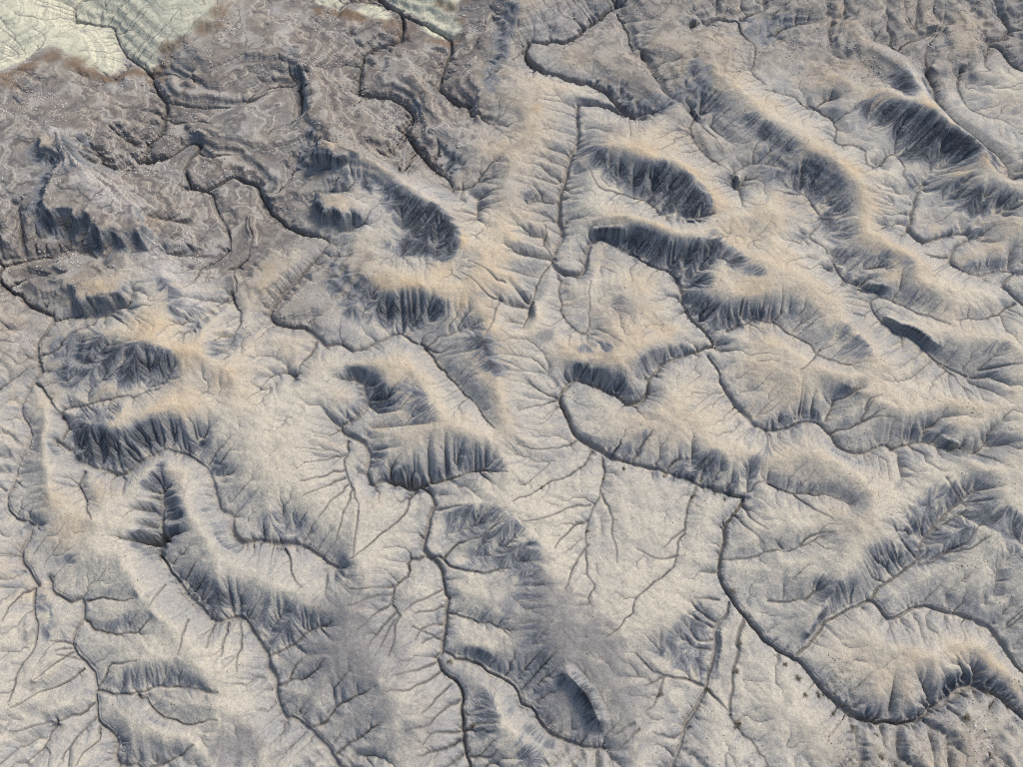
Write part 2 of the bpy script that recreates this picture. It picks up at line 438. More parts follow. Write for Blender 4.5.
# ================================================================ the survey: lines and outlines on the ground, in metres
D = {}
D['trunk'] = [
 [0.95,1.7,[[20.38,135.49],[16.33,131.73],[11.37,126.65],[6.27,125.27],[3.46,125.0],[2.33,123.63],[2.86,120.4],[5.21,118.02],[10.06,115.42],[14.88,113.88],[17.99,111.6],[19.58,108.61],[21.23,106.9]]],
 [0.8,1.3,[[21.23,106.9],[18.63,107.63],[15.17,109.11],[12.87,109.11],[11.58,107.88],[11.3,100.93],[10.32,97.46],[8.58,90.77],[7.85,88.61],[7.54,83.35],[8.22,79.28],[6.54,75.92],[6.95,73.41],[9.42,72.45],[11.32,73.41],[12.11,76.9],[12.81,78.29],[14.29,79.28],[17.52,77.3],[22.01,74.18],[24.7,72.83],[25.75,69.26],[26.54,65.06],[28.46,62.05],[29.65,59.44]]],
 [0.85,1.5,[[29.65,59.44],[26.29,58.42],[22.46,56.89],[20.06,54.4],[18.79,51.15],[17.15,50.19],[14.39,51.63],[12.03,53.09],[9.61,53.9],[7.85,52.92],[6.93,50.98],[7.68,47.67],[9.12,44.9],[11.8,42.93],[16.49,41.01],[21.15,39.54],[25.05,37.96],[28.65,36.53],[30.72,35.97],[30.25,34.43],[28.39,32.37],[27.26,29.68],[26.5,25.63],[26.88,23.6],[29.02,20.75],[31.52,17.5],[34.46,15.27],[36.81,12.86],[39.2,9.74],[41.31,8.54],[44.76,8.21],[47.77,8.54],[50.51,10.07],[53.33,11.74],[56.08,12.19],[58.18,11.18],[59.82,9.52],[62.54,6.93]]],
 [0.7,0.9,[[34.53,15.74],[37.11,17.85],[39.59,19.9],[42.35,21.24],[44.93,22.23],[46.53,20.38],[48.27,20.87],[50.94,21.61],[54.57,21.12],[57.48,19.41],[59.36,18.21],[60.59,16.09],[61.75,13.89],[63.75,11.85]]],
 [0.6,1.0,[[28.71,57.74],[29.28,56.39],[30.06,54.4],[31.43,50.51],[33.17,47.67],[35.05,46.12],[37.97,45.97],[40.92,46.89],[43.0,46.74],[44.08,45.05],[45.37,43.08],[48.01,42.49],[50.72,43.53],[52.24,42.93]]],
 [0.7,1.2,[[-83.0,137.86],[-83.57,134.03],[-82.7,131.44],[-79.56,130.3],[-76.19,129.74],[-74.27,127.21],[-73.06,124.45],[-70.39,120.94],[-67.77,119.08],[-65.32,116.2],[-63.94,113.12],[-61.88,110.1],[-61.06,106.17],[-61.06,102.81],[-62.14,99.76],[-62.93,96.32]]],
 [0.6,1.0,[[-62.88,96.1],[-58.05,96.55],[-55.99,99.07],[-54.41,99.76],[-53.33,98.61],[-54.82,95.65],[-54.93,93.63],[-53.5,90.55],[-50.89,89.9],[-48.92,90.99],[-46.77,92.08],[-44.75,90.99],[-42.45,90.12],[-40.29,86.69],[-37.31,82.94],[-34.33,81.1],[-31.31,80.09],[-29.24,78.69],[-30.76,75.34],[-32.64,71.51],[-35.0,68.34],[-36.19,65.96],[-35.94,64.17],[-34.59,63.1],[-30.75,62.4],[-28.75,60.65],[-27.15,59.61],[-24.93,59.61],[-23.37,58.76],[-20.06,59.79],[-17.94,61.17],[-16.49,61.7]]],
 [0.6,1.0,[[-80.24,74.56],[-79.44,73.98],[-79.0,71.51],[-77.51,69.63],[-75.28,68.34],[-73.23,66.51],[-69.79,65.06],[-68.59,63.99],[-69.52,60.3],[-69.39,57.74],[-68.39,55.22],[-68.75,53.41],[-69.39,51.15],[-69.17,48.92],[-67.09,46.12],[-66.43,44.29],[-66.87,40.57],[-67.12,37.24],[-66.89,35.13],[-65.61,33.05],[-63.43,32.37],[-62.5,31.42],[-62.84,29.41],[-62.82,27.57],[-60.39,23.98]]],
 [0.6,1.0,[[-25.98,137.86],[-23.24,134.91],[-21.18,132.88],[-20.64,130.59],[-20.75,126.38],[-22.51,124.73],[-26.11,123.09],[-27.28,119.61],[-27.8,115.16],[-26.96,111.85],[-23.33,111.35],[-20.58,110.35],[-18.31,108.12],[-17.63,105.68],[-18.33,102.81],[-16.39,99.3],[-13.62,95.2],[-10.95,91.86],[-9.7,89.69]]],
 [0.55,0.8,[[-20.79,132.88],[-17.81,130.87],[-14.28,128.61],[-11.34,125.82],[-11.72,120.94],[-12.84,116.98],[-13.25,113.88],[-11.71,111.35],[-7.69,108.12]]],
 [0.8,1.4,[[-22.51,54.23],[-20.84,51.63],[-20.73,50.35],[-21.97,48.45],[-23.9,46.58],[-23.5,45.35],[-20.16,43.84],[-19.34,42.34],[-19.64,39.4],[-18.28,37.67],[-16.97,38.24],[-12.6,37.53],[-10.79,36.25],[-10.19,34.85],[-11.05,33.46],[-11.06,31.01],[-11.63,29.41],[-11.04,28.09],[-9.58,27.18],[-8.62,25.5],[-8.01,22.97],[-8.19,21.12],[-8.49,16.32],[-9.08,15.85],[-7.29,13.43],[-6.03,11.74],[-5.36,8.97],[-5.04,5.76],[-4.05,2.75]]],
 [0.8,1.4,[[-46.97,36.82],[-46.45,34.99],[-46.27,32.23],[-45.85,30.21],[-46.28,29.15],[-45.41,28.09],[-43.38,25.76],[-40.93,22.97],[-38.32,21.12],[-36.23,19.9],[-33.81,20.26],[-31.66,18.45],[-29.71,16.09],[-28.25,12.64],[-26.99,9.52],[-25.12,8.76],[-23.46,7.68],[-20.23,4.71],[-18.91,3.06]]],
 [0.6,1.0,[[-58.83,25.25],[-57.43,23.35],[-55.21,22.1],[-53.98,22.23],[-53.1,20.26],[-53.79,18.09],[-53.42,16.67],[-51.75,14.92],[-50.11,13.2],[-49.29,10.4],[-48.28,8.21],[-46.49,6.61],[-45.82,5.23],[-44.74,4.09],[-43.23,3.98],[-41.3,3.06]]],
 [0.7,1.1,[[-62.74,43.99],[-60.62,42.79],[-59.44,40.86],[-56.07,39.98],[-52.57,39.54],[-50.82,40.86],[-48.42,42.49],[-45.61,42.19],[-43.1,41.3],[-40.98,39.4],[-39.92,37.24],[-38.71,34.15],[-36.89,32.78],[-36.16,30.75],[-35.09,29.81],[-33.31,30.08],[-29.96,29.41],[-26.66,29.01],[-24.56,27.7],[-22.24,26.4]]],
 [0.6,1.0,[[68.53,90.77],[65.74,86.06],[64.6,83.35],[63.8,81.3],[64.87,79.08],[66.36,78.69],[69.92,80.09],[72.69,80.29],[72.9,79.28],[69.88,76.9],[68.74,74.95],[69.64,73.03],[71.77,72.26],[75.04,72.83],[77.58,72.45],[75.78,70.57],[75.86,69.26],[77.3,67.42],[79.33,65.6]]],
 [0.5,0.8,[[50.4,74.37],[51.05,72.07],[52.22,70.19],[55.76,68.7],[56.14,68.34],[54.56,66.69],[54.89,64.7],[56.92,61.7],[58.91,60.65],[60.72,58.93],[62.29,56.39],[65.4,54.4]]],
 [0.5,0.8,[[93.75,132.01],[93.88,128.61],[91.72,126.38],[88.92,124.45],[90.39,123.09],[91.59,119.61],[94.45,116.98]]],
 [0.6,0.9,[[27.32,22.1],[26.41,19.9],[25.02,18.69],[24.54,16.67],[23.55,13.43],[23.06,12.3],[20.54,7.68],[18.36,3.26]]],
 [0.6,1.0,[[-7.99,16.09],[-5.89,15.27],[-4.06,14.92],[-2.47,13.77],[-0.06,12.3],[1.25,10.4],[3.01,9.41],[4.15,7.68],[7.02,6.08],[10.45,5.13]]]]
D['branch'] = [
 [0.4,0.6,2.0,[[44.8,22.16],[46.19,23.51],[48.41,25.36],[50.04,26.08],[51.8,26.81],[52.55,29.34],[54.2,31.25],[57.97,34.2],[61.01,36.53]]],
 [0.35,0.5,1.5,[[52.09,42.81],[54.68,43.63],[57.28,43.51],[60.23,42.43],[62.97,42.26],[64.43,43.05]]],
 [0.3,0.5,2.0,[[44.01,45.22],[47.0,45.89],[48.35,46.34],[51.57,48.57]]],
 [0.3,0.5,2.0,[[43.94,47.06],[44.7,48.64],[45.4,50.03],[47.37,50.5],[49.03,51.71]]],
 [0.35,0.6,0.8,[[-53.43,97.86],[-50.74,96.52],[-45.83,96.62]]],
 [0.4,0.6,1.0,[[-28.67,60.47],[-29.74,57.72],[-30.82,55.49],[-30.67,53.69]]],
 [0.35,0.5,1.5,[[-69.82,118.98],[-71.41,116.24],[-72.91,114.23],[-75.4,111.34]]],
 [0.4,0.6,1.2,[[-61.51,109.77],[-59.51,108.72],[-52.99,107.42],[-49.45,107.69],[-45.22,109.32],[-41.01,111.43]]],
 [0.4,0.6,1.5,[[-68.53,63.8],[-65.61,64.67],[-61.92,66.07],[-58.55,66.93]]],
 [0.4,0.6,1.2,[[-79.05,73.76],[-76.05,74.58],[-70.33,75.88],[-66.54,75.95]]],
 [0.4,0.6,1.0,[[-50.73,89.63],[-49.25,87.89],[-48.03,85.72],[-45.45,80.43],[-44.39,76.35],[-42.29,69.85],[-42.4,67.94],[-44.57,66.0]]],
 [0.35,0.6,1.5,[[-20.82,133.92],[-25.78,136.44],[-30.85,135.84],[-32.95,132.52],[-33.52,129.38],[-35.16,127.68]]],
 [0.4,0.6,1.5,[[-16.44,61.51],[-13.3,59.35],[-11.09,59.96],[-8.14,60.93]]],
 [0.4,0.6,1.8,[[-13.36,59.61],[-11.95,58.19],[-10.97,56.08],[-8.38,53.42],[-6.43,50.67],[-4.25,48.12],[-2.12,45.15]]],
 [0.4,0.5,1.0,[[55.97,68.13],[59.3,66.51],[61.28,64.54],[64.99,62.46]]],
 [0.35,0.5,0.8,[[68.58,75.5],[66.84,75.46],[65.1,75.67]]],
 [0.35,0.5,0.9,[[76.15,66.67],[73.21,64.75],[70.22,64.22],[65.94,63.05]]],
 [0.45,0.6,1.5,[[32.1,61.86],[35.72,63.51],[38.35,63.41],[40.95,61.5],[43.13,59.99],[44.21,58.18],[45.8,56.89],[48.55,55.38]]],
 [0.3,0.4,1.2,[[32.16,22.28],[33.95,22.11],[36.56,22.25],[38.26,23.62]]],
 [0.3,0.5,1.6,[[12.41,42.06],[12.5,38.95],[11.66,36.04],[10.12,32.08],[9.85,29.35],[9.51,25.38],[10.3,23.84],[9.29,21.44]]],
 [0.3,0.5,1.6,[[11.22,42.81],[9.15,39.9],[6.78,38.34],[4.06,37.2],[2.31,35.96],[0.46,35.01]]],
 [0.3,0.4,1.4,[[9.07,44.31],[7.65,43.34],[4.17,42.8],[0.75,43.09]]],
 [0.3,0.5,1.6,[[24.96,37.7],[24.25,36.13],[22.68,32.89],[22.45,30.83],[21.21,27.87],[20.38,26.16],[18.75,25.11],[15.19,22.04],[14.82,20.55],[13.08,18.72],[11.54,17.75]]],
 [0.3,0.4,1.2,[[6.76,50.67],[4.59,49.69],[1.46,48.19]]],
 [0.3,0.5,1.2,[[6.76,50.83],[4.34,51.68],[2.63,53.1]]],
 [0.4,0.6,1.0,[[22.99,12.26],[20.62,12.8],[18.24,13.44],[15.9,14.76],[14.72,15.42]]],
 [0.5,0.6,0.4,[[28.93,20.69],[28.81,19.84],[27.86,17.44],[27.26,14.87],[25.96,9.8],[26.51,7.85],[28.68,4.68],[29.33,3.04]]],
 [0.4,0.5,0.4,[[22.99,12.26],[24.84,10.35],[25.86,9.45]]],
 [0.45,0.8,1.0,[[-11.01,28.01],[-8.79,27.45],[-6.42,25.98],[-2.6,25.63],[-1.97,26.12],[-0.06,26.19]]],
 [0.35,0.6,1.6,[[-8.81,27.62],[-7.17,29.24],[-3.68,30.36],[-1.49,32.02]]],
 [0.4,0.7,1.2,[[-11.27,28.01],[-13.24,26.68],[-13.53,25.38],[-14.93,23.95],[-14.89,21.92],[-13.62,20.06],[-14.46,15.5]]],
 [0.35,0.5,1.4,[[-22.63,44.16],[-22.78,41.84],[-22.28,38.79],[-20.39,35.35],[-20.0,33.17]]],
 [0.35,0.5,1.8,[[-13.22,37.13],[-13.69,34.25],[-14.83,32.1],[-16.86,30.37],[-18.91,28.26],[-20.64,27.12]]],
 [0.4,0.7,1.6,[[-11.92,37.84],[-10.99,38.39],[-8.83,38.58],[-5.46,39.54],[-0.74,39.22]]],
 [0.3,0.5,1.2,[[-10.0,34.19],[-5.71,34.33]]],
 [0.35,0.6,1.2,[[-7.91,20.81],[-5.39,20.27],[-2.27,18.97],[-0.06,18.17]]],
 [0.35,0.5,1.2,[[-4.77,4.59],[-2.34,4.56],[-1.54,5.47]]],
 [0.35,0.5,1.8,[[-28.0,12.26],[-26.06,12.67],[-23.85,13.27],[-22.1,15.18]]],
 [0.35,0.5,1.8,[[-23.39,7.65],[-21.67,8.38],[-19.76,10.28],[-16.46,11.82]]],
 [0.35,0.5,1.8,[[-20.18,4.8],[-17.91,6.54],[-14.97,7.73]]],
 [0.35,0.5,1.8,[[-29.45,15.69],[-26.6,17.12],[-24.44,18.54],[-21.94,19.24]]],
 [0.35,0.6,1.6,[[-49.26,11.81],[-46.19,11.23],[-44.09,11.21],[-41.67,12.07],[-38.29,11.91],[-34.14,11.4]]],
 [0.3,0.5,1.6,[[-44.26,11.26],[-43.31,10.36],[-41.81,9.25],[-39.15,8.35],[-33.59,8.27]]],
 [0.35,0.6,1.5,[[-52.88,19.96],[-50.68,18.95],[-49.5,17.97],[-47.52,17.91],[-45.68,18.55],[-44.2,19.9]]],
 [0.3,0.5,1.3,[[-53.48,22.28],[-50.84,22.56],[-46.99,22.12]]],
 [0.35,0.5,1.6,[[-49.26,10.37],[-50.5,9.48],[-52.37,8.36],[-54.34,7.8],[-57.44,7.11]]],
 [0.3,0.5,1.6,[[-51.54,14.19],[-53.57,12.55],[-55.96,11.49],[-57.98,9.66]]],
 [0.3,0.4,1.4,[[-53.16,16.27],[-55.02,15.04],[-56.71,12.98]]],
 [0.3,0.4,1.4,[[-48.06,7.87],[-47.8,6.04],[-48.89,4.65],[-49.13,3.41]]],
 [0.3,0.4,1.4,[[-52.85,8.3],[-53.72,6.13],[-54.97,4.12]]],
 [0.3,0.4,1.4,[[-41.27,3.46],[-40.15,3.96],[-38.8,4.97],[-36.62,5.66]]],
 [0.35,0.5,1.5,[[-60.21,23.91],[-59.62,21.64],[-58.43,19.17],[-58.14,16.52],[-59.3,14.16],[-58.49,10.43]]],
 [0.35,0.5,1.0,[[-60.21,23.91],[-61.54,22.58],[-62.25,20.0]]],
 [0.35,0.6,1.4,[[-57.83,39.43],[-57.85,37.76],[-56.4,35.49],[-54.42,32.22]]],
 [0.4,0.6,1.8,[[-62.26,44.31],[-62.25,46.55],[-62.8,48.95],[-59.88,49.61],[-56.3,50.06],[-52.3,50.63],[-48.91,52.13]]],
 [0.45,0.7,1.0,[[-68.54,53.25],[-66.19,51.5],[-63.88,49.06],[-62.22,48.13]]],
 [0.3,0.5,1.4,[[34.54,37.84],[36.34,36.79],[37.55,36.31],[40.72,36.16],[44.33,34.26]]],
 [0.3,0.4,1.2,[[27.05,27.49],[30.02,27.96],[33.05,28.93],[35.14,28.73],[36.8,29.07],[39.48,30.29]]],
 [0.5,0.8,1.2,[[3.45,124.63],[1.57,122.05],[0.45,119.13]]],
 [0.4,0.6,1.0,[[20.19,133.06],[21.38,128.12],[22.32,123.02],[24.92,118.83],[26.6,113.44],[28.04,110.02],[31.28,107.58],[32.77,105.51]]],
 [0.4,0.7,1.2,[[34.28,128.78],[38.72,131.42],[42.93,130.58],[42.88,127.64],[44.53,123.82],[44.43,119.58],[43.36,116.26],[45.14,112.93]]],
 [0.4,0.6,1.2,[[56.64,110.27],[52.5,107.5],[50.19,110.09],[47.24,111.18],[45.44,111.43]]],
 [0.4,0.6,1.3,[[52.64,108.78],[56.2,103.88],[55.48,99.68],[59.32,97.48],[59.15,93.89],[61.2,93.02]]],
 [0.4,0.6,1.0,[[61.67,94.24],[64.22,96.97],[65.56,94.47],[64.9,91.37],[66.33,89.59]]],
 [0.3,0.5,1.0,[[48.14,126.83],[52.6,129.28],[57.87,130.08],[60.35,131.72]]],
 [0.4,0.6,0.8,[[60.8,130.2],[59.24,127.21],[59.45,121.25],[60.86,119.61]]],
 [0.45,0.8,1.0,[[75.29,117.41],[75.68,113.99],[75.38,110.12],[76.6,105.55],[79.47,100.57],[82.06,95.26],[82.72,91.11]]],
 [0.4,0.6,1.0,[[81.66,117.41],[79.8,113.96],[79.93,110.02],[81.56,106.1],[84.83,104.62],[87.33,101.95]]],
 [0.35,0.5,1.0,[[49.05,85.8],[50.12,82.98],[47.8,79.54],[48.02,78.27],[49.87,76.08],[49.75,73.41]]],
 [0.3,0.5,1.5,[[31.43,107.31],[33.38,102.4],[34.65,99.58],[35.39,96.84]]],
 [0.3,0.5,1.2,[[34.52,103.69],[36.1,100.6],[37.98,98.04]]],
 [0.35,0.5,1.5,[[-37.34,115.33],[-39.59,113.56],[-42.9,112.33],[-45.16,110.39],[-47.4,107.64]]],
 [0.3,0.5,1.5,[[-27.2,119.25],[-29.3,118.68],[-32.85,117.33],[-35.21,116.94]]],
 [0.35,0.6,1.8,[[-18.23,101.8],[-19.59,97.37],[-21.13,96.1],[-22.85,97.42],[-24.21,98.36]]],
 [0.3,0.5,1.8,[[-15.96,98.31],[-18.17,92.34],[-19.04,94.31]]],
 [0.3,0.5,1.6,[[-36.21,93.8],[-37.42,90.05],[-38.56,87.43],[-40.42,86.72]]],
 [0.35,0.5,1.4,[[-37.66,113.54],[-37.17,107.43],[-38.31,103.42],[-41.06,101.78],[-41.38,99.68]]],
 [0.3,0.5,1.4,[[-44.58,76.67],[-46.26,74.44],[-48.14,72.9],[-48.24,70.29]]],
 [0.3,0.5,1.4,[[-43.06,73.19],[-41.72,74.95],[-41.35,78.5],[-42.15,82.96]]],
 [0.35,0.6,1.6,[[-13.58,94.91],[-12.14,97.78],[-12.87,99.98],[-13.91,101.33]]],
 [0.35,0.5,1.6,[[-9.68,89.42],[-6.87,90.18],[-4.41,92.88],[-1.92,94.5]]],
 [0.3,0.5,1.4,[[-7.67,107.8],[-5.49,105.06],[-1.99,103.26],[0.6,103.89]]],
 [0.3,0.4,1.4,[[-11.68,120.57],[-8.57,121.63],[-6.23,125.21],[-4.08,132.62]]],
 [0.3,0.4,1.4,[[-62.69,95.81],[-64.77,93.86],[-67.09,94.03],[-68.82,95.14]]],
 [0.3,0.4,1.5,[[-60.88,105.85],[-57.57,103.85],[-52.99,103.85],[-49.89,101.9]]],
 [0.3,0.5,1.3,[[-65.12,115.85],[-62.78,116.35],[-59.67,115.12],[-55.37,112.57]]],
 [0.3,0.5,1.3,[[-69.18,57.57],[-67.01,58.62],[-65.21,60.95],[-61.67,62.79]]],
 [0.3,0.5,1.4,[[-77.28,69.42],[-75.76,71.08],[-73.39,71.71],[-69.69,70.67]]],
 [0.3,0.5,1.6,[[-30.98,54.23],[-32.71,54.86],[-34.58,54.03],[-35.27,52.08]]],
 [0.3,0.5,1.6,[[-42.74,68.5],[-40.93,65.53],[-40.4,61.6],[-40.89,58.65]]],
 [0.3,0.4,1.2,[[-73.23,52.12],[-72.11,53.61],[-70.51,54.73],[-68.35,56.38]]],
 [0.3,0.5,1.4,[[6.97,74.73],[5.76,77.63],[5.32,80.93]]],
 [0.3,0.5,1.3,[[7.77,86.22],[5.47,86.84],[2.99,85.1]]],
 [0.3,0.5,1.3,[[6.5,74.73],[4.41,72.09],[2.8,67.13],[1.84,61.4]]],
 [0.3,0.5,1.0,[[7.21,72.24],[7.1,68.43],[8.2,64.71],[9.86,61.42],[11.06,61.9],[11.79,65.31],[11.71,70.58]]],
 [0.3,0.5,1.4,[[33.11,106.58],[30.91,102.79],[32.01,97.81],[34.83,94.0],[37.29,90.74]]],
 [0.35,0.5,1.4,[[38.92,91.59],[36.98,89.75],[36.79,92.42],[39.98,94.33],[43.97,93.9],[46.06,92.04]]],
 [0.35,0.5,1.4,[[24.09,84.13],[22.62,86.13],[21.04,87.08],[16.96,87.84],[14.52,88.7],[12.99,91.67],[11.77,94.69]]],
 [0.3,0.5,1.4,[[71.78,121.91],[70.34,124.27],[67.53,125.04],[69.86,128.37]]],
 [0.3,0.5,1.4,[[71.41,122.72],[75.24,125.51],[79.2,127.53],[81.45,129.78]]],
 [0.3,0.4,1.4,[[75.29,117.41],[76.16,121.53],[78.02,124.55],[81.08,128.37]]],
 [0.3,0.5,1.4,[[88.66,124.08],[86.78,120.12],[86.55,116.95],[83.75,115.76]]],
 [0.3,0.5,1.4,[[43.46,131.05],[47.44,133.54],[48.72,136.99]]],
 [0.3,0.5,1.4,[[49.05,85.8],[48.35,87.89],[45.48,87.43],[42.91,87.74]]]]
D['bench'] = [
 [0.7,[[42.3,5.81],[48.16,6.33],[54.64,6.86],[57.79,5.81]]],
 [0.7,[[52.33,8.99],[55.68,8.45]]],
 [0.8,[[32.92,11.72],[36.62,6.32],[38.29,3.23]]],
 [0.6,[[28.89,16.29],[30.44,10.64],[32.88,4.26]]],
 [0.9,[[53.59,23.44],[58.87,22.21],[61.69,19.18]]],
 [0.9,[[16.77,32.52],[17.63,27.24]]],
 [0.8,[[10.17,45.46],[17.6,43.21],[24.21,40.99]]],
 [0.9,[[13.36,66.97],[19.27,65.17],[21.95,61.65]]],
 [0.5,[[25.72,19.86],[25.09,12.87]]],
 [1.0,[[4.28,119.37],[12.11,110.4],[15.58,109.16]]],
 [1.0,[[-69.67,46.9],[-68.08,43.86]]],
 [0.8,[[-33.16,76.45],[-34.09,71.66],[-38.77,67.04]]],
 [3.06,[[33.42,131.81],[36.71,124.84],[38.08,116.88],[39.37,109.33],[43.41,104.97],[48.4,99.14],[53.45,94.86],[56.21,89.85],[56.18,83.58]]],
 [2.72,[[56.38,83.88],[55.55,78.46],[58.41,75.93],[63.34,74.02],[65.1,71.94]]],
 [2.55,[[36.69,86.09],[41.95,83.82],[45.44,80.98]]],
 [2.52,[[36.24,77.06],[40.23,72.84],[43.32,68.58],[47.14,64.99],[49.23,60.64],[51.3,58.11],[53.02,54.81],[54.22,50.8]]],
 [2.32,[[37.54,59.91],[41.4,57.06],[45.09,53.78],[49.97,50.12],[54.37,48.1],[59.23,45.52]]],
 [1.95,[[50.63,70.27],[55.7,69.17],[62.01,70.27],[65.89,67.71],[67.37,64.84]]],
 [2.01,[[55.3,64.09],[58.46,61.82],[61.56,59.59],[64.88,58.41],[68.98,60.1],[73.13,61.82]]],
 [2.51,[[40.85,42.46],[44.98,39.57],[46.85,34.69],[44.44,29.36],[40.9,24.29],[36.12,18.28]]],
 [2.9,[[58.88,45.25],[61.54,40.13],[64.03,37.3],[65.82,34.55],[68.42,32.53]]],
 [2.38,[[3.0,30.71],[4.2,26.83],[4.93,20.67],[6.01,16.0],[7.33,13.07]]],
 [2.24,[[-20.79,25.61],[-16.47,23.13],[-17.97,17.75],[-14.73,11.55],[-10.57,5.72]]],
 [2.24,[[-42.82,36.16],[-40.09,32.08],[-34.73,26.87],[-29.26,23.74],[-23.24,21.91]]],
 [1.85,[[-50.46,28.91],[-45.13,21.99],[-38.46,16.08],[-34.83,10.5],[-31.37,5.74]]],
 [1.98,[[-29.48,49.51],[-30.55,41.96],[-31.59,36.95],[-30.16,34.19]]],
 [2.34,[[-15.72,52.8],[-9.83,47.02],[-4.26,43.27],[1.14,41.8]]],
 [2.05,[[-23.08,55.56],[-17.36,55.56],[-11.55,53.44],[-7.87,49.48]]],
 [2.81,[[-6.86,81.77],[-5.4,72.63],[-6.06,62.18],[-1.61,51.44],[1.42,43.8]]],
 [1.58,[[-64.22,45.86],[-61.98,39.23],[-60.17,33.65],[-57.51,28.6]]],
 [2.79,[[-55.95,76.84],[-52.38,70.78],[-48.43,66.05],[-45.37,63.93]]],
 [4.76,[[-76.04,98.53],[-72.54,94.07],[-69.32,90.39],[-64.51,85.16],[-58.95,80.13],[-55.2,75.67]]],
 [2.89,[[-44.17,132.04],[-42.84,127.82],[-40.09,121.02],[-36.87,114.02],[-35.64,108.3],[-34.02,103.5],[-32.0,97.72]]],
 [3.91,[[60.79,125.1],[63.5,123.21],[67.43,119.75],[69.26,114.58],[70.87,110.33],[72.02,105.96],[74.08,100.79],[76.52,96.24],[78.05,92.93],[79.22,89.7],[80.94,86.34]]],
 [1.58,[[44.45,17.29],[48.72,14.98],[53.88,15.55]]],
 [4.25,[[-31.5,95.9],[-27.28,94.8],[-23.3,92.39],[-17.77,87.28],[-12.49,83.57],[-8.8,81.16],[-7.42,76.45],[-7.61,72.67]]],
 [2.95,[[-20.84,68.1],[-18.38,67.2],[-15.46,68.1],[-11.97,70.11],[-8.09,71.03]]],
 [3.31,[[-57.88,58.8],[-55.68,57.97],[-52.35,57.8],[-49.32,56.97],[-45.8,57.14],[-40.31,54.2],[-37.71,51.18]]],
 [1.99,[[-66.6,68.77],[-62.39,70.06],[-58.53,71.73],[-56.3,75.53]]],
 [3.74,[[12.64,96.19],[16.55,95.3],[21.01,93.32],[25.02,92.44],[29.12,89.65],[31.29,86.07],[32.21,83.2]]],
 [3.4,[[13.49,79.88],[18.47,79.88],[21.49,78.7],[25.07,77.13],[29.39,77.13],[32.74,79.29]]],
 [2.4,[[6.97,57.68],[10.47,55.36],[14.23,54.06],[18.45,57.34],[22.19,59.02]]],
 [2.49,[[-58.97,45.89],[-54.73,45.29],[-51.25,44.99],[-48.1,46.19],[-45.33,47.41],[-41.75,50.5]]],
 [2.25,[[-43.6,45.1],[-40.89,47.52],[-37.15,50.0],[-34.68,52.21]]],
 [2.55,[[1.43,98.06],[-1.07,92.49],[-5.04,85.05]]],
 [2.21,[[4.96,107.83],[3.92,96.14],[2.17,85.35],[1.3,73.45],[4.19,62.56],[4.84,58.29]]],
 [2.21,[[-17.36,77.3],[-23.07,89.57]]],
 [2.55,[[-50.28,111.14],[-55.37,114.92],[-58.17,111.14]]],
 [2.21,[[-46.06,100.7],[-50.1,99.55],[-55.84,103.04]]],
 [2.21,[[-81.99,107.83],[-74.72,106.62],[-67.52,105.42]]],
 [2.04,[[-76.96,122.08],[-82.8,123.43],[-88.96,119.43]]],
 [2.21,[[-32.65,117.91],[-36.89,123.22],[-39.77,131.53]]],
 [2.21,[[-7.47,117.91],[-5.48,107.83],[-6.98,98.4]]],
 [2.21,[[-21.58,114.05],[-16.18,112.78],[-14.92,105.42]]],
 [2.04,[[-28.76,105.6],[-22.44,102.04],[-18.5,94.08]]],
 [2.21,[[19.6,119.22],[25.24,121.87],[31.12,125.94]]],
 [1.87,[[51.42,114.45],[56.52,113.18],[63.89,114.45]]],
 [2.21,[[73.32,128.71],[81.35,127.32],[85.6,125.94],[86.68,123.22],[80.69,117.91],[75.16,117.39]]],
 [1.72,[[37.85,39.18],[34.63,39.89]]],
 [1.55,[[19.2,47.4],[26.48,50.52]]],
 [2.12,[[26.82,67.95],[31.78,71.64],[35.96,68.86],[40.65,65.26]]],
 [1.58,[[-58.76,19.64],[-59.29,17.29]]],
 [1.58,[[-54.0,15.55],[-56.46,11.63]]],
 [1.58,[[-51.48,10.53],[-55.77,9.24]]],
 [1.58,[[-46.96,16.13],[-43.24,15.55],[-41.2,17.29]]],
 [1.58,[[-45.35,9.24],[-40.2,6.8],[-35.63,6.8]]],
 [1.58,[[-6.42,23.9],[-2.66,22.67],[0.43,22.05]]],
 [1.58,[[-5.61,17.29],[-2.58,16.13],[1.01,14.42]]],
 [1.72,[[-2.5,10.52],[-0.17,7.84],[3.23,5.44],[6.57,3.7]]]]
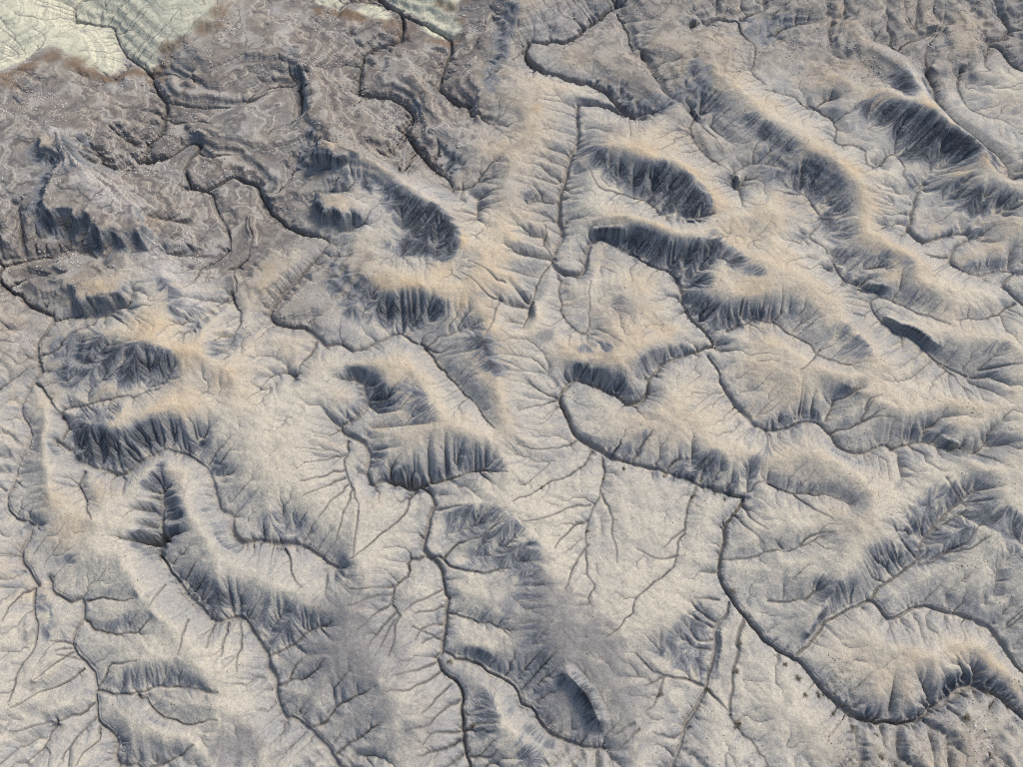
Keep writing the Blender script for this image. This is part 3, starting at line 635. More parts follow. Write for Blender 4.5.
D['rill'] = [
 [[12.08,36.33],[13.05,31.34],[13.38,26.68]],
 [[-9.02,15.0],[-11.38,13.81],[-14.3,13.13]],
 [[-8.26,14.08],[-11.23,11.87],[-14.59,11.02]],
 [[-7.22,12.47],[-9.93,9.16]],
 [[-6.1,10.71],[-9.3,7.78],[-12.07,7.2]],
 [[-5.62,6.38],[-10.25,4.63]],
 [[-8.32,21.68],[-11.8,20.33]],
 [[-8.77,23.66],[-11.41,21.94],[-13.18,20.79]],
 [[-14.94,24.08],[-17.5,23.08],[-20.02,23.13]],
 [[-14.98,23.06],[-17.86,21.71],[-20.28,21.02]],
 [[-14.9,22.05],[-16.67,20.19],[-18.8,18.61]],
 [[-14.29,20.79],[-15.75,18.71],[-17.16,16.29]],
 [[-13.76,20.3],[-14.83,18.56],[-16.16,15.51]],
 [[-22.54,39.72],[-24.97,38.58],[-28.07,37.53]],
 [[-22.39,38.5],[-25.16,36.96],[-27.85,35.61]],
 [[-21.88,37.61],[-23.91,35.17],[-25.27,33.25]],
 [[-21.23,36.71],[-22.19,33.79],[-22.77,29.87]],
 [[-22.81,42.02],[-25.27,40.95],[-28.16,40.39]],
 [[-20.04,33.47],[-20.17,30.41],[-20.22,27.68]],
 [[-33.68,19.97],[-32.69,16.31],[-32.41,13.73]],
 [[-35.13,19.72],[-35.02,17.46],[-34.97,15.28]],
 [[-36.82,20.21],[-36.62,17.4],[-36.86,16.17]],
 [[-43.59,24.14],[-44.4,21.39]],
 [[-39.75,19.78],[-40.03,17.31],[-40.19,15.58]],
 [[9.83,29.2],[8.03,26.84],[6.87,23.19]],
 [[10.01,32.61],[7.57,31.09],[5.66,28.56]],
 [[10.38,34.72],[7.01,33.81],[4.35,32.6],[1.75,32.27]],
 [[21.21,27.86],[18.31,27.3],[16.5,28.84]],
 [[22.51,31.38],[19.66,29.29]],
 [[25.96,22.35],[24.14,22.51],[22.49,22.7]],
 [[25.34,19.72],[23.3,20.77],[22.17,22.18]],
 [[25.0,19.0],[22.97,20.05],[21.74,20.7]],
 [[24.71,17.57],[23.0,17.48],[21.85,19.06]],
 [[24.3,16.38],[22.3,16.77],[21.29,18.35]],
 [[18.23,13.33],[17.58,11.74],[16.87,10.62],[15.64,10.06]],
 [[18.48,13.34],[15.82,12.38]],
 [[20.81,7.75],[18.96,6.89],[16.02,7.38]],
 [[14.73,7.37],[13.41,6.53],[12.68,5.81]],
 [[14.19,8.01],[11.61,6.97]],
 [[-27.02,12.25],[-25.85,14.22],[-24.74,15.66]],
 [[-19.9,10.39],[-21.5,9.34]],
 [[-8.52,17.57],[-10.58,18.07],[-12.19,18.86]],
 [[-8.6,19.36],[-10.64,19.14],[-12.1,17.43]],
 [[-8.56,18.52],[-11.11,16.87]],
 [[-5.19,7.44],[-8.24,6.85],[-9.87,5.77]],
 [[-5.01,5.12],[-6.44,4.26],[-8.05,3.21]],
 [[-30.12,30.13],[-29.02,27.98],[-27.78,25.17],[-26.22,23.24]],
 [[-53.37,16.98],[-55.19,17.52],[-56.18,17.74]],
 [[-53.28,16.63],[-55.09,16.34]],
 [[-49.52,11.82],[-48.18,14.23],[-47.02,14.88],[-44.75,15.05]],
 [[-51.94,15.23],[-54.72,15.76]],
 [[-48.6,9.06],[-49.89,6.87],[-51.11,4.23]],
 [[37.57,36.33],[39.16,33.86],[41.32,32.33]],
 [[36.58,22.26],[37.87,23.39],[38.86,25.11]],
 [[34.88,28.73],[34.06,29.93]],
 [[37.06,29.19],[39.6,31.06],[40.74,30.72]],
 [[51.83,26.83],[53.2,29.23],[52.73,32.33],[51.71,34.23]],
 [[52.36,28.85],[54.94,31.76],[55.43,34.93]],
 [[53.44,30.39],[56.5,33.06],[58.92,36.22]],
 [[51.93,27.33],[50.45,29.13],[49.39,31.54]],
 [[52.62,29.38],[56.91,32.35],[59.05,33.6],[60.95,36.26]],
 [[53.41,27.3],[56.05,28.47],[58.08,29.66],[60.96,31.52]],
 [[51.8,26.59],[55.32,27.75],[58.54,29.01],[61.13,29.59]],
 [[50.07,26.1],[48.87,27.82],[48.33,29.57]],
 [[48.42,25.36],[46.67,27.1],[45.59,28.17]],
 [[47.25,24.5],[44.88,25.82],[44.09,27.13]],
 [[57.46,37.86],[58.26,36.22],[59.42,34.97]],
 [[11.2,42.5],[9.49,44.32]],
 [[21.09,39.44],[21.82,40.84],[24.29,41.72]],
 [[25.39,37.86],[26.15,39.66],[27.17,41.2]],
 [[16.45,40.9],[17.6,42.97],[19.11,45.36]],
 [[13.79,42.08],[14.93,44.01]],
 [[30.64,35.88],[32.28,37.6],[33.67,38.01]],
 [[30.61,35.6],[31.42,33.41],[33.37,31.28]],
 [[29.53,33.51],[31.09,31.35],[32.7,29.3]],
 [[-1.71,66.01],[-3.12,60.61],[-4.52,57.98]],
 [[-1.41,66.05],[-4.7,67.53],[-7.5,70.52]],
 [[-0.98,69.05],[-4.01,71.2],[-6.33,72.8]],
 [[-13.47,59.42],[-10.44,58.05],[-8.67,58.82]],
 [[49.18,48.19],[49.98,49.52],[52.24,50.3]],
 [[48.33,46.32],[49.14,47.9],[50.58,49.18]],
 [[47.68,46.24],[50.33,46.98],[53.07,47.32]],
 [[62.13,56.24],[63.47,55.0],[64.51,52.42],[64.71,49.59]],
 [[44.88,58.1],[42.8,55.99],[41.05,54.06]]]
D['clay'] = [
 [0.95,0.85,[-0.77,-0.64],[[-80.06,97.23],[-79.73,93.62],[-77.23,91.34],[-74.84,91.11],[-73.21,92.38],[-73.42,93.66],[-76.26,94.94],[-77.99,96.32]]],
 [0.6,0.55,[0.99,0.14],[[-74.08,97.83],[-71.32,99.69],[-69.77,96.47],[-68.22,95.76],[-69.39,92.26],[-71.91,94.1]]],
 [0.95,1.0,[-0.12,-0.99],[[-75.81,82.68],[-75.47,80.81],[-71.45,78.05],[-67.41,78.66],[-65.29,80.05],[-69.08,81.0],[-72.61,81.67]]],
 [0.95,0.95,[-0.08,-1.0],[[-67.08,78.23],[-64.56,75.05],[-60.41,74.97],[-57.9,75.39],[-57.44,76.16],[-59.18,76.02],[-59.87,76.74],[-61.63,76.49],[-64.09,77.04]]],
 [0.75,0.6,[-0.96,-0.27],[[-76.68,89.7],[-76.13,82.41],[-73.66,81.49],[-73.03,85.55],[-73.01,90.16],[-74.65,90.59]]],
 [0.9,0.8,[0.08,-1.0],[[-67.61,64.58],[-63.8,63.97],[-60.62,65.09],[-58.36,66.11],[-58.76,66.42],[-61.87,65.62],[-65.09,65.35]]],
 [0.85,0.8,[0.05,-1.0],[[-61.2,60.19],[-60.36,56.19],[-57.44,52.58],[-53.2,51.19],[-49.65,52.04],[-47.1,53.4],[-47.59,55.39],[-50.1,56.92],[-53.14,57.5],[-56.64,57.86],[-59.17,59.53]]],
 [0.6,0.45,[-0.52,-0.85],[[-68.76,59.51],[-65.44,52.81],[-59.8,51.02],[-57.44,52.58],[-60.36,56.19],[-61.2,60.19],[-65.43,61.8]]],
 [0.5,0.45,[-0.4,-0.92],[[-53.97,70.49],[-52.35,66.05],[-47.26,59.73],[-44.91,61.75],[-44.81,64.35],[-47.93,66.11],[-51.19,69.53]]],
 [0.55,0.5,[0.68,-0.74],[[-44.21,57.86],[-42.08,55.42],[-40.38,56.65],[-38.89,62.67],[-40.59,63.94],[-42.65,61.02]]],
 [0.9,0.85,[-0.86,-0.5],[[-34.1,103.29],[-35.83,98.3],[-36.94,95.45],[-36.22,94.13],[-34.39,94.92],[-31.93,94.35],[-32.81,100.64],[-34.57,104.1],[-37.4,106.76]]],
 [0.95,0.9,[-0.11,-0.99],[[-36.61,95.45],[-36.22,93.83],[-33.82,92.2],[-30.24,92.29],[-28.2,92.46],[-29.55,93.35],[-32.85,94.26]]],
 [0.9,0.85,[-0.53,-0.85],[[-27.66,89.94],[-26.37,91.73],[-23.35,90.57],[-18.08,86.41],[-14.37,83.11],[-9.93,81.51],[-7.96,77.47],[-8.51,73.67],[-10.82,73.37],[-17.27,74.43],[-19.69,75.9],[-17.78,77.77],[-18.91,82.05],[-22.95,87.7]]],
 [0.9,0.85,[-0.27,-0.96],[[-33.68,88.6],[-32.58,85.98],[-29.77,82.32],[-26.57,81.76],[-23.51,82.37],[-25.26,80.03],[-29.04,81.69],[-31.6,83.81],[-33.79,86.61]]],
 [0.8,0.5,[-0.68,-0.74],[[-30.6,92.09],[-30.96,86.21],[-28.68,82.64],[-25.52,81.93],[-26.6,85.67],[-27.98,89.65]]],
 [0.9,0.85,[-0.26,-0.97],[[-23.95,70.4],[-22.54,67.27],[-20.43,64.66],[-18.38,61.79],[-14.32,61.63],[-11.31,62.72],[-9.09,65.06],[-12.07,65.67],[-14.35,66.89],[-18.15,66.76],[-20.55,67.98],[-22.02,69.52]]],
 [0.45,0.4,[-0.71,-0.7],[[-28.62,74.69],[-28.51,69.14],[-25.79,64.7],[-22.25,62.08],[-20.42,64.37],[-22.86,67.6],[-24.4,71.89]]],
 [0.75,0.6,[-0.91,-0.4],[[-2.54,129.88],[-4.31,121.04],[-4.82,109.43],[-3.07,110.5],[-1.18,118.86],[0.09,127.09],[1.6,132.6],[-0.66,134.04]]],
 [0.85,0.7,[-0.58,-0.81],[[-11.96,98.2],[-10.04,97.22],[-7.79,95.36],[-8.61,93.61],[-10.59,91.62],[-11.01,94.61]]],
 [0.85,0.7,[-0.37,-0.93],[[-42.46,118.96],[-40.67,116.9],[-38.0,115.38],[-36.24,110.14],[-38.25,110.36],[-38.79,114.8],[-41.99,117.22]]],
 [0.9,0.9,[-0.15,0.99],[[10.6,116.18],[14.88,114.55],[19.76,112.48],[22.27,108.08],[21.46,106.16],[19.85,107.84],[17.92,111.06],[14.79,113.04]]],
 [0.9,0.85,[-0.42,-0.91],[[12.16,98.57],[14.7,95.68],[17.36,93.91],[21.0,92.24],[24.23,92.09],[28.89,89.49],[32.13,85.21],[31.53,81.95],[28.33,81.31],[24.83,84.03],[21.04,87.09],[17.04,89.59],[13.87,93.0]]],
 [0.95,0.9,[-0.38,-0.92],[[13.3,79.08],[13.96,79.82],[18.54,79.6],[21.57,78.42],[24.84,76.7],[29.18,76.59],[32.77,79.42],[32.96,76.32],[30.88,73.75],[28.98,72.79],[26.12,72.85],[23.17,73.6],[20.12,74.68],[16.36,77.37]]],
 [0.9,0.75,[-0.53,-0.85],[[31.9,76.51],[34.18,76.01],[36.82,73.03],[38.83,70.08],[35.76,70.56],[32.37,73.37]]],
 [0.85,0.75,[-0.64,-0.77],[[24.54,73.22],[26.82,72.78],[30.21,70.85],[29.83,68.86],[26.81,69.1],[25.17,70.46]]],
 [0.9,0.8,[-0.48,-0.88],[[26.41,68.71],[29.36,66.74],[31.9,65.74],[35.96,65.66],[38.94,65.11],[39.77,63.29],[37.1,62.92],[33.69,62.7],[30.61,62.25],[27.76,62.94],[26.49,65.07]]],
 [0.8,0.7,[-0.74,-0.67],[[28.84,61.88],[31.49,61.14],[32.09,59.3],[30.39,57.98]]],
 [1,1.5,[0.33,-0.95],[[18.74,54.31],[20.74,57.08],[23.93,59.23],[26.55,59.0],[23.49,57.42],[21.47,56.08],[19.97,53.76]]],
 [1,1.5,[-0.3,-0.95],[[6.94,52.38],[8.7,54.61],[11.2,54.57],[14.29,53.28],[18.31,51.25],[17.39,50.06],[14.35,51.49],[12.0,52.95],[9.59,53.76],[7.82,52.46]]],
 [0.8,0.7,[-0.47,-0.88],[[7.71,56.52],[8.74,57.41],[12.75,57.26],[14.9,57.48],[14.56,58.88],[10.67,58.61]]],
 [0.5,0.5,[0.44,-0.9],[[-4.5,56.38],[-1.65,57.27],[0.5,55.58],[-0.49,51.75],[-3.03,53.19]]],
 [0.95,0.9,[-0.59,-0.81],[[58.83,106.86],[62.38,107.74],[67.08,105.64],[70.44,102.79],[74.3,99.45],[78.54,95.54],[75.2,93.13],[71.8,93.49],[68.22,94.73],[64.47,95.83],[66.01,98.6],[64.06,101.51],[61.26,104.4]]],
 [0.85,0.75,[-0.54,-0.84],[[39.38,105.03],[43.08,102.08],[45.72,99.66],[48.29,95.73],[46.83,94.94],[43.16,96.92],[39.81,100.46]]],
 [0.8,0.75,[-0.57,-0.82],[[42.83,91.32],[49.61,94.2],[51.51,92.01],[54.42,87.43],[50.38,87.7],[44.89,88.73]]],
 [0.85,0.75,[-0.79,-0.61],[[67.34,116.29],[69.72,113.39],[70.17,107.12],[67.75,108.22],[65.22,111.32]]],
 [0.85,0.8,[-0.49,-0.87],[[65.08,92.07],[68.92,90.04],[73.96,89.89],[75.88,89.95],[72.98,87.97],[68.56,88.41],[65.3,89.76]]],
 [0.85,0.8,[-0.51,-0.86],[[70.03,88.49],[74.13,88.37],[82.13,85.95],[78.77,82.77],[74.29,83.33],[71.63,84.99]]],
 [0.75,0.7,[0.86,-0.5],[[78.3,94.94],[81.78,96.48],[82.52,92.5],[80.2,90.41],[78.8,92.28]]],
 [0.7,0.6,[0.88,-0.47],[[73.23,112.94],[76.01,115.6],[76.2,110.59],[72.66,106.34]]],
 [0.85,0.75,[-0.61,-0.79],[[48.42,88.16],[51.73,87.09],[55.45,83.83],[52.4,83.64],[49.97,86.12]]],
 [0.85,0.75,[-0.62,-0.79],[[49.49,85.71],[51.15,84.52],[53.19,81.23],[53.64,78.31],[50.18,79.28],[49.71,82.56]]],
 [0.85,0.75,[-0.63,-0.78],[[48.52,78.6],[51.8,76.48],[54.62,72.41],[51.6,73.57],[50.34,76.09]]],
 [0.75,0.65,[-0.56,-0.83],[[45.72,80.07],[49.25,81.9],[46.47,76.98]]],
 [0.8,0.7,[-0.68,-0.73],[[50.86,73.22],[53.37,71.3],[56.33,68.87],[52.25,68.94]]],
 [0.6,0.55,[-0.5,-0.87],[[58.92,83.34],[62.12,81.93],[62.99,80.89],[59.25,79.38]]],
 [0.85,0.75,[-0.45,-0.89],[[68.03,79.48],[72.45,81.94],[76.22,80.15],[74.83,78.32],[71.38,80.08],[68.79,78.36]]],
 [0.9,0.8,[-0.47,-0.88],[[69.97,73.6],[76.01,74.23],[78.66,73.81],[76.54,72.35],[71.58,72.07]]],
 [0.45,0.45,[-0.5,-0.86],[[53.5,76.36],[58.34,74.89],[62.66,73.18],[61.54,71.41],[57.18,71.82],[54.64,73.74]]],
 [0.45,0.45,[-0.52,-0.85],[[57.35,69.07],[61.75,68.11],[64.97,65.68],[63.31,64.19],[59.65,66.82]]],
 [0.6,0.5,[-0.56,-0.83],[[47.18,62.24],[50.05,60.77],[52.5,56.45],[50.04,56.32],[47.55,57.55]]],
 [0.5,0.45,[-0.54,-0.84],[[40.47,65.69],[44.23,64.4],[44.22,61.36],[41.95,61.7]]],
 [0.4,0.4,[-0.56,-0.83],[[66.52,58.58],[72.14,59.31],[71.97,57.17],[68.33,56.61]]],
 [0.9,0.8,[-0.4,-0.92],[[34.77,46.98],[38.26,47.96],[41.58,48.82],[44.25,48.49],[44.51,47.32],[40.84,46.92],[37.87,45.85],[35.36,45.85]]],
 [0.5,0.45,[-0.49,-0.87],[[53.13,46.16],[57.49,46.35],[59.06,43.82],[62.07,42.54],[58.65,42.82],[54.34,43.81]]],
 [0.5,0.5,[-0.69,-0.73],[[48.49,25.84],[49.73,30.93],[52.43,35.17],[56.55,37.32],[61.63,37.67],[62.37,34.65],[61.11,30.61],[57.67,27.65],[53.25,26.55]]],
 [0.75,0.65,[-0.71,-0.7],[[61.52,34.45],[63.71,33.55],[67.94,31.59],[66.87,28.18],[62.76,29.57],[60.96,31.52]]],
 [0.45,0.45,[-0.02,-1.0],[[43.65,27.84],[47.59,29.51],[49.69,28.72],[50.11,26.34],[48.04,25.36],[45.2,25.64]]],
 [0.4,0.35,[0.03,-1.0],[[60.97,28.95],[64.96,28.52],[64.16,25.51],[59.63,25.61]]],
 [0.7,0.6,[0.07,-1.0],[[21.27,40.36],[23.63,41.76],[28.36,42.31],[29.21,39.35],[26.47,37.86],[23.46,38.72]]],
 [0.6,0.55,[-0.23,-0.97],[[29.31,36.99],[31.18,40.4],[34.26,41.36],[32.9,38.52],[30.89,36.95]]],
 [0.45,0.4,[-0.33,-0.94],[[13.25,42.23],[16.6,44.55],[19.84,45.95],[19.02,43.92],[16.87,41.05]]],
 [0.55,0.5,[-0.19,-0.98],[[36.53,22.01],[38.27,24.29],[42.15,24.44],[43.34,23.23],[39.8,20.87]]],
 [1,1.5,[-0.51,-0.86],[[46.13,8.93],[49.4,10.66],[51.42,12.18],[54.09,13.2],[56.51,13.2],[58.94,11.77],[60.31,10.23],[59.63,9.39],[58.0,11.04],[55.9,12.04],[53.16,11.59],[50.35,9.93],[47.62,8.41]]],
 [0.75,0.6,[-0.61,-0.8],[[39.23,10.37],[41.18,9.37],[44.77,8.73],[47.36,9.15],[47.62,8.41],[44.62,8.09],[41.18,8.41]]],
 [0.85,0.9,[-0.37,-0.93],[[17.43,39.8],[21.13,39.88],[25.43,38.27],[29.94,36.58],[30.63,35.74],[28.5,36.1],[24.94,37.43],[20.09,39.09]]],
 [0.9,0.85,[0.05,-1.0],[[-62.09,46.41],[-58.41,45.71],[-53.31,44.28],[-49.47,45.71],[-45.17,46.41],[-45.37,45.0],[-47.06,43.36],[-49.54,41.78],[-51.82,39.73],[-54.94,39.73],[-59.32,40.9],[-60.98,44.06]]],
 [0.9,0.8,[-0.21,-0.98],[[-45.08,44.26],[-42.08,45.13],[-40.97,44.0],[-42.94,41.63],[-46.68,42.52]]],
 [0.85,0.8,[0.9,-0.43],[[-49.29,36.78],[-47.85,39.72],[-48.16,42.02],[-46.57,39.78],[-46.45,36.97],[-47.6,36.22]]],
 [0.85,0.8,[0.97,-0.24],[[-47.99,35.43],[-46.88,35.6],[-45.85,29.47],[-46.84,30.01]]],
 [0.85,0.75,[-0.89,-0.46],[[-46.63,37.0],[-44.74,35.97],[-43.14,32.43],[-44.39,32.36],[-46.03,34.19]]],
 [0.85,0.7,[-0.14,-0.99],[[-40.98,39.88],[-39.17,40.65],[-38.21,39.78],[-39.71,37.29]]],
 [0.5,0.45,[-0.3,-0.95],[[-62.56,50.33],[-57.8,49.4],[-53.14,48.86],[-53.75,46.34],[-59.68,46.08]]],
 [0.85,0.7,[-0.64,-0.77],[[-64.82,33.1],[-62.4,33.64],[-61.48,32.04],[-62.23,30.87]]],
 [0.5,0.5,[-0.67,-0.75],[[-57.48,27.81],[-55.37,28.23],[-54.46,26.01],[-56.34,25.83]]],
 [0.9,0.85,[-0.8,-0.6],[[-24.89,53.49],[-22.43,54.94],[-19.91,53.71],[-17.12,51.03],[-15.89,49.48],[-18.14,48.03],[-20.64,49.9],[-22.01,52.7]]],
 [0.85,0.75,[-0.29,-0.96],[[-25.79,46.44],[-23.64,47.47],[-20.96,50.21],[-20.59,49.26],[-22.58,46.7],[-23.61,45.54]]],
 [0.85,0.8,[-0.85,-0.53],[[-20.14,44.28],[-17.96,42.25],[-16.48,40.88],[-18.93,39.82],[-19.55,42.08]]],
 [1,1.8,[-0.12,-0.99],[[-18.24,37.72],[-16.97,39.07],[-14.22,38.71],[-12.04,37.57],[-14.17,37.39],[-16.62,37.82]]],
 [0.5,0.45,[-0.4,-0.92],[[-16.52,52.87],[-12.88,51.86],[-9.89,47.89],[-10.92,45.75],[-14.03,46.05],[-15.59,49.04]]],
 [0.55,0.5,[-0.27,-0.96],[[-11.66,38.37],[-9.66,40.61],[-5.61,42.28],[-1.55,41.32],[-0.2,39.24],[-5.59,39.02]]],
 [0.6,0.5,[-0.51,-0.86],[[-9.69,33.31],[-5.45,34.6],[-0.85,33.59],[4.26,28.92],[2.33,26.25],[-2.09,25.75],[-7.21,26.64],[-3.81,30.11],[-8.22,29.42]]],
 [0.5,0.45,[-0.19,-0.98],[[-33.5,33.26],[-29.64,33.77],[-26.04,33.11],[-25.88,30.28],[-28.65,29.04],[-32.94,29.86]]],
 [0.6,0.5,[0.49,-0.87],[[-7.88,63.79],[-4.91,62.61],[-1.94,58.07],[-0.91,51.83],[-4.18,53.81],[-6.57,58.34]]],
 [0.7,0.6,[-0.36,-0.93],[[-43.27,25.69],[-39.87,25.17],[-35.64,23.32],[-33.69,21.72],[-32.12,19.93],[-33.72,20.21],[-36.14,19.84],[-38.22,21.06],[-40.82,22.91]]],
 [0.5,0.5,[-0.08,-1.0],[[-51.99,18.98],[-49.62,19.58],[-45.51,20.58],[-44.22,19.9],[-45.63,18.54],[-47.48,17.79],[-49.43,17.84]]],
 [0.5,0.45,[0.01,-1.0],[[-49.45,12.49],[-46.78,13.75],[-41.34,14.46],[-40.29,13.34],[-42.85,11.75],[-46.17,11.13]]],
 [0.45,0.45,[-0.12,-0.99],[[-42.85,11.75],[-40.04,14.11],[-36.68,12.71],[-34.75,11.41],[-38.52,11.7]]],
 [0.55,0.5,[-0.42,-0.91],[[-46.68,6.91],[-44.54,6.34],[-41.3,4.77],[-41.86,3.86],[-44.58,3.87]]],
 [0.55,0.5,[-0.45,-0.89],[[-30.83,22.07],[-29.15,22.23],[-23.48,20.6],[-22.09,19.38],[-25.76,17.46],[-29.34,15.69],[-31.22,18.73]]],
 [0.5,0.45,[0.34,-0.94],[[-26.08,9.8],[-24.21,9.04],[-23.28,7.66],[-25.03,8.52]]],
 [0.55,0.5,[-0.4,-0.92],[[-6.92,21.38],[-3.9,21.45],[0.06,20.69],[0.3,18.06],[-2.26,18.84],[-5.38,20.14]]],
 [0.55,0.5,[-0.54,-0.84],[[-7.72,15.81],[-5.88,16.52],[-2.58,15.6],[0.06,12.94],[-2.47,13.62],[-5.02,15.0]]],
 [0.55,0.5,[-0.62,-0.78],[[-4.95,12.46],[-2.55,11.75],[-1.33,8.4],[-2.46,5.8],[-4.57,6.36]]],
 [0.5,0.5,[-0.92,-0.38],[[0.06,11.82],[0.42,16.2],[2.26,20.21],[4.03,17.76],[5.17,14.94],[4.77,11.69],[3.93,9.78],[6.21,7.11],[10.23,5.85],[10.41,5.01],[7.0,5.95],[4.14,7.66],[3.0,9.39],[1.24,10.37]]],
 [0.95,1.1,[-0.91,-0.42],[[6.67,13.13],[7.55,12.24],[8.44,10.78],[9.63,8.48],[8.82,8.59],[7.53,10.34]]],
 [0.85,0.8,[0.98,0.2],[[7.05,13.2],[8.54,12.93],[10.0,11.19],[10.56,9.0],[10.12,8.11],[9.41,9.7],[8.53,11.15]]],
 [0.6,0.5,[-0.45,-0.89],[[0.4,6.79],[2.67,5.44],[4.91,3.71],[3.19,2.7],[0.39,3.72]]],
 [0.5,0.4,[-0.6,-0.8],[[0.06,20.93],[2.89,21.99],[4.22,26.93],[0.45,32.24],[1.08,27.1],[-0.81,23.4]]],
 [0.55,0.4,[0.38,-0.92],[[17.28,15.66],[19.29,18.52],[22.09,21.56],[25.04,22.3],[24.44,16.39],[23.02,12.49],[20.67,13.36]]],
 [0.4,0.35,[-0.59,-0.81],[[35.77,45.85],[35.52,42.41],[33.42,38.28],[31.5,39.58]]],
 [0.5,0.5,[0.02,-1.0],[[-69.22,40.3],[-67.01,40.61],[-67.05,38.43],[-68.64,37.95]]],
 [0.5,0.45,[-0.44,-0.9],[[-60.19,25.51],[-57.55,22.37],[-55.78,17.51],[-56.75,16.9],[-58.76,20.52]]],
 [0.55,0.5,[-0.49,-0.87],[[20.02,107.84],[22.39,105.25],[26.86,106.65],[31.37,108.19],[35.25,111.35],[34.61,117.23],[32.21,119.08],[31.8,114.39],[28.09,110.66],[22.71,109.59]]],
 [0.6,0.5,[-0.46,-0.89],[[33.2,110.78],[37.17,108.25],[37.5,105.57],[33.76,105.41],[31.26,107.35]]],
 [0.6,0.5,[-0.51,-0.86],[[42.54,132.3],[47.12,131.31],[52.1,126.73],[47.39,123.05],[44.05,125.35]]],
 [0.5,0.45,[-0.42,-0.91],[[48.87,133.27],[54.58,131.5],[57.35,130.18],[52.43,128.38],[48.37,126.28]]],
 [0.7,0.6,[-0.5,-0.87],[[41.78,96.08],[44.03,94.77],[45.99,91.47],[42.55,89.72],[40.68,93.27]]]]
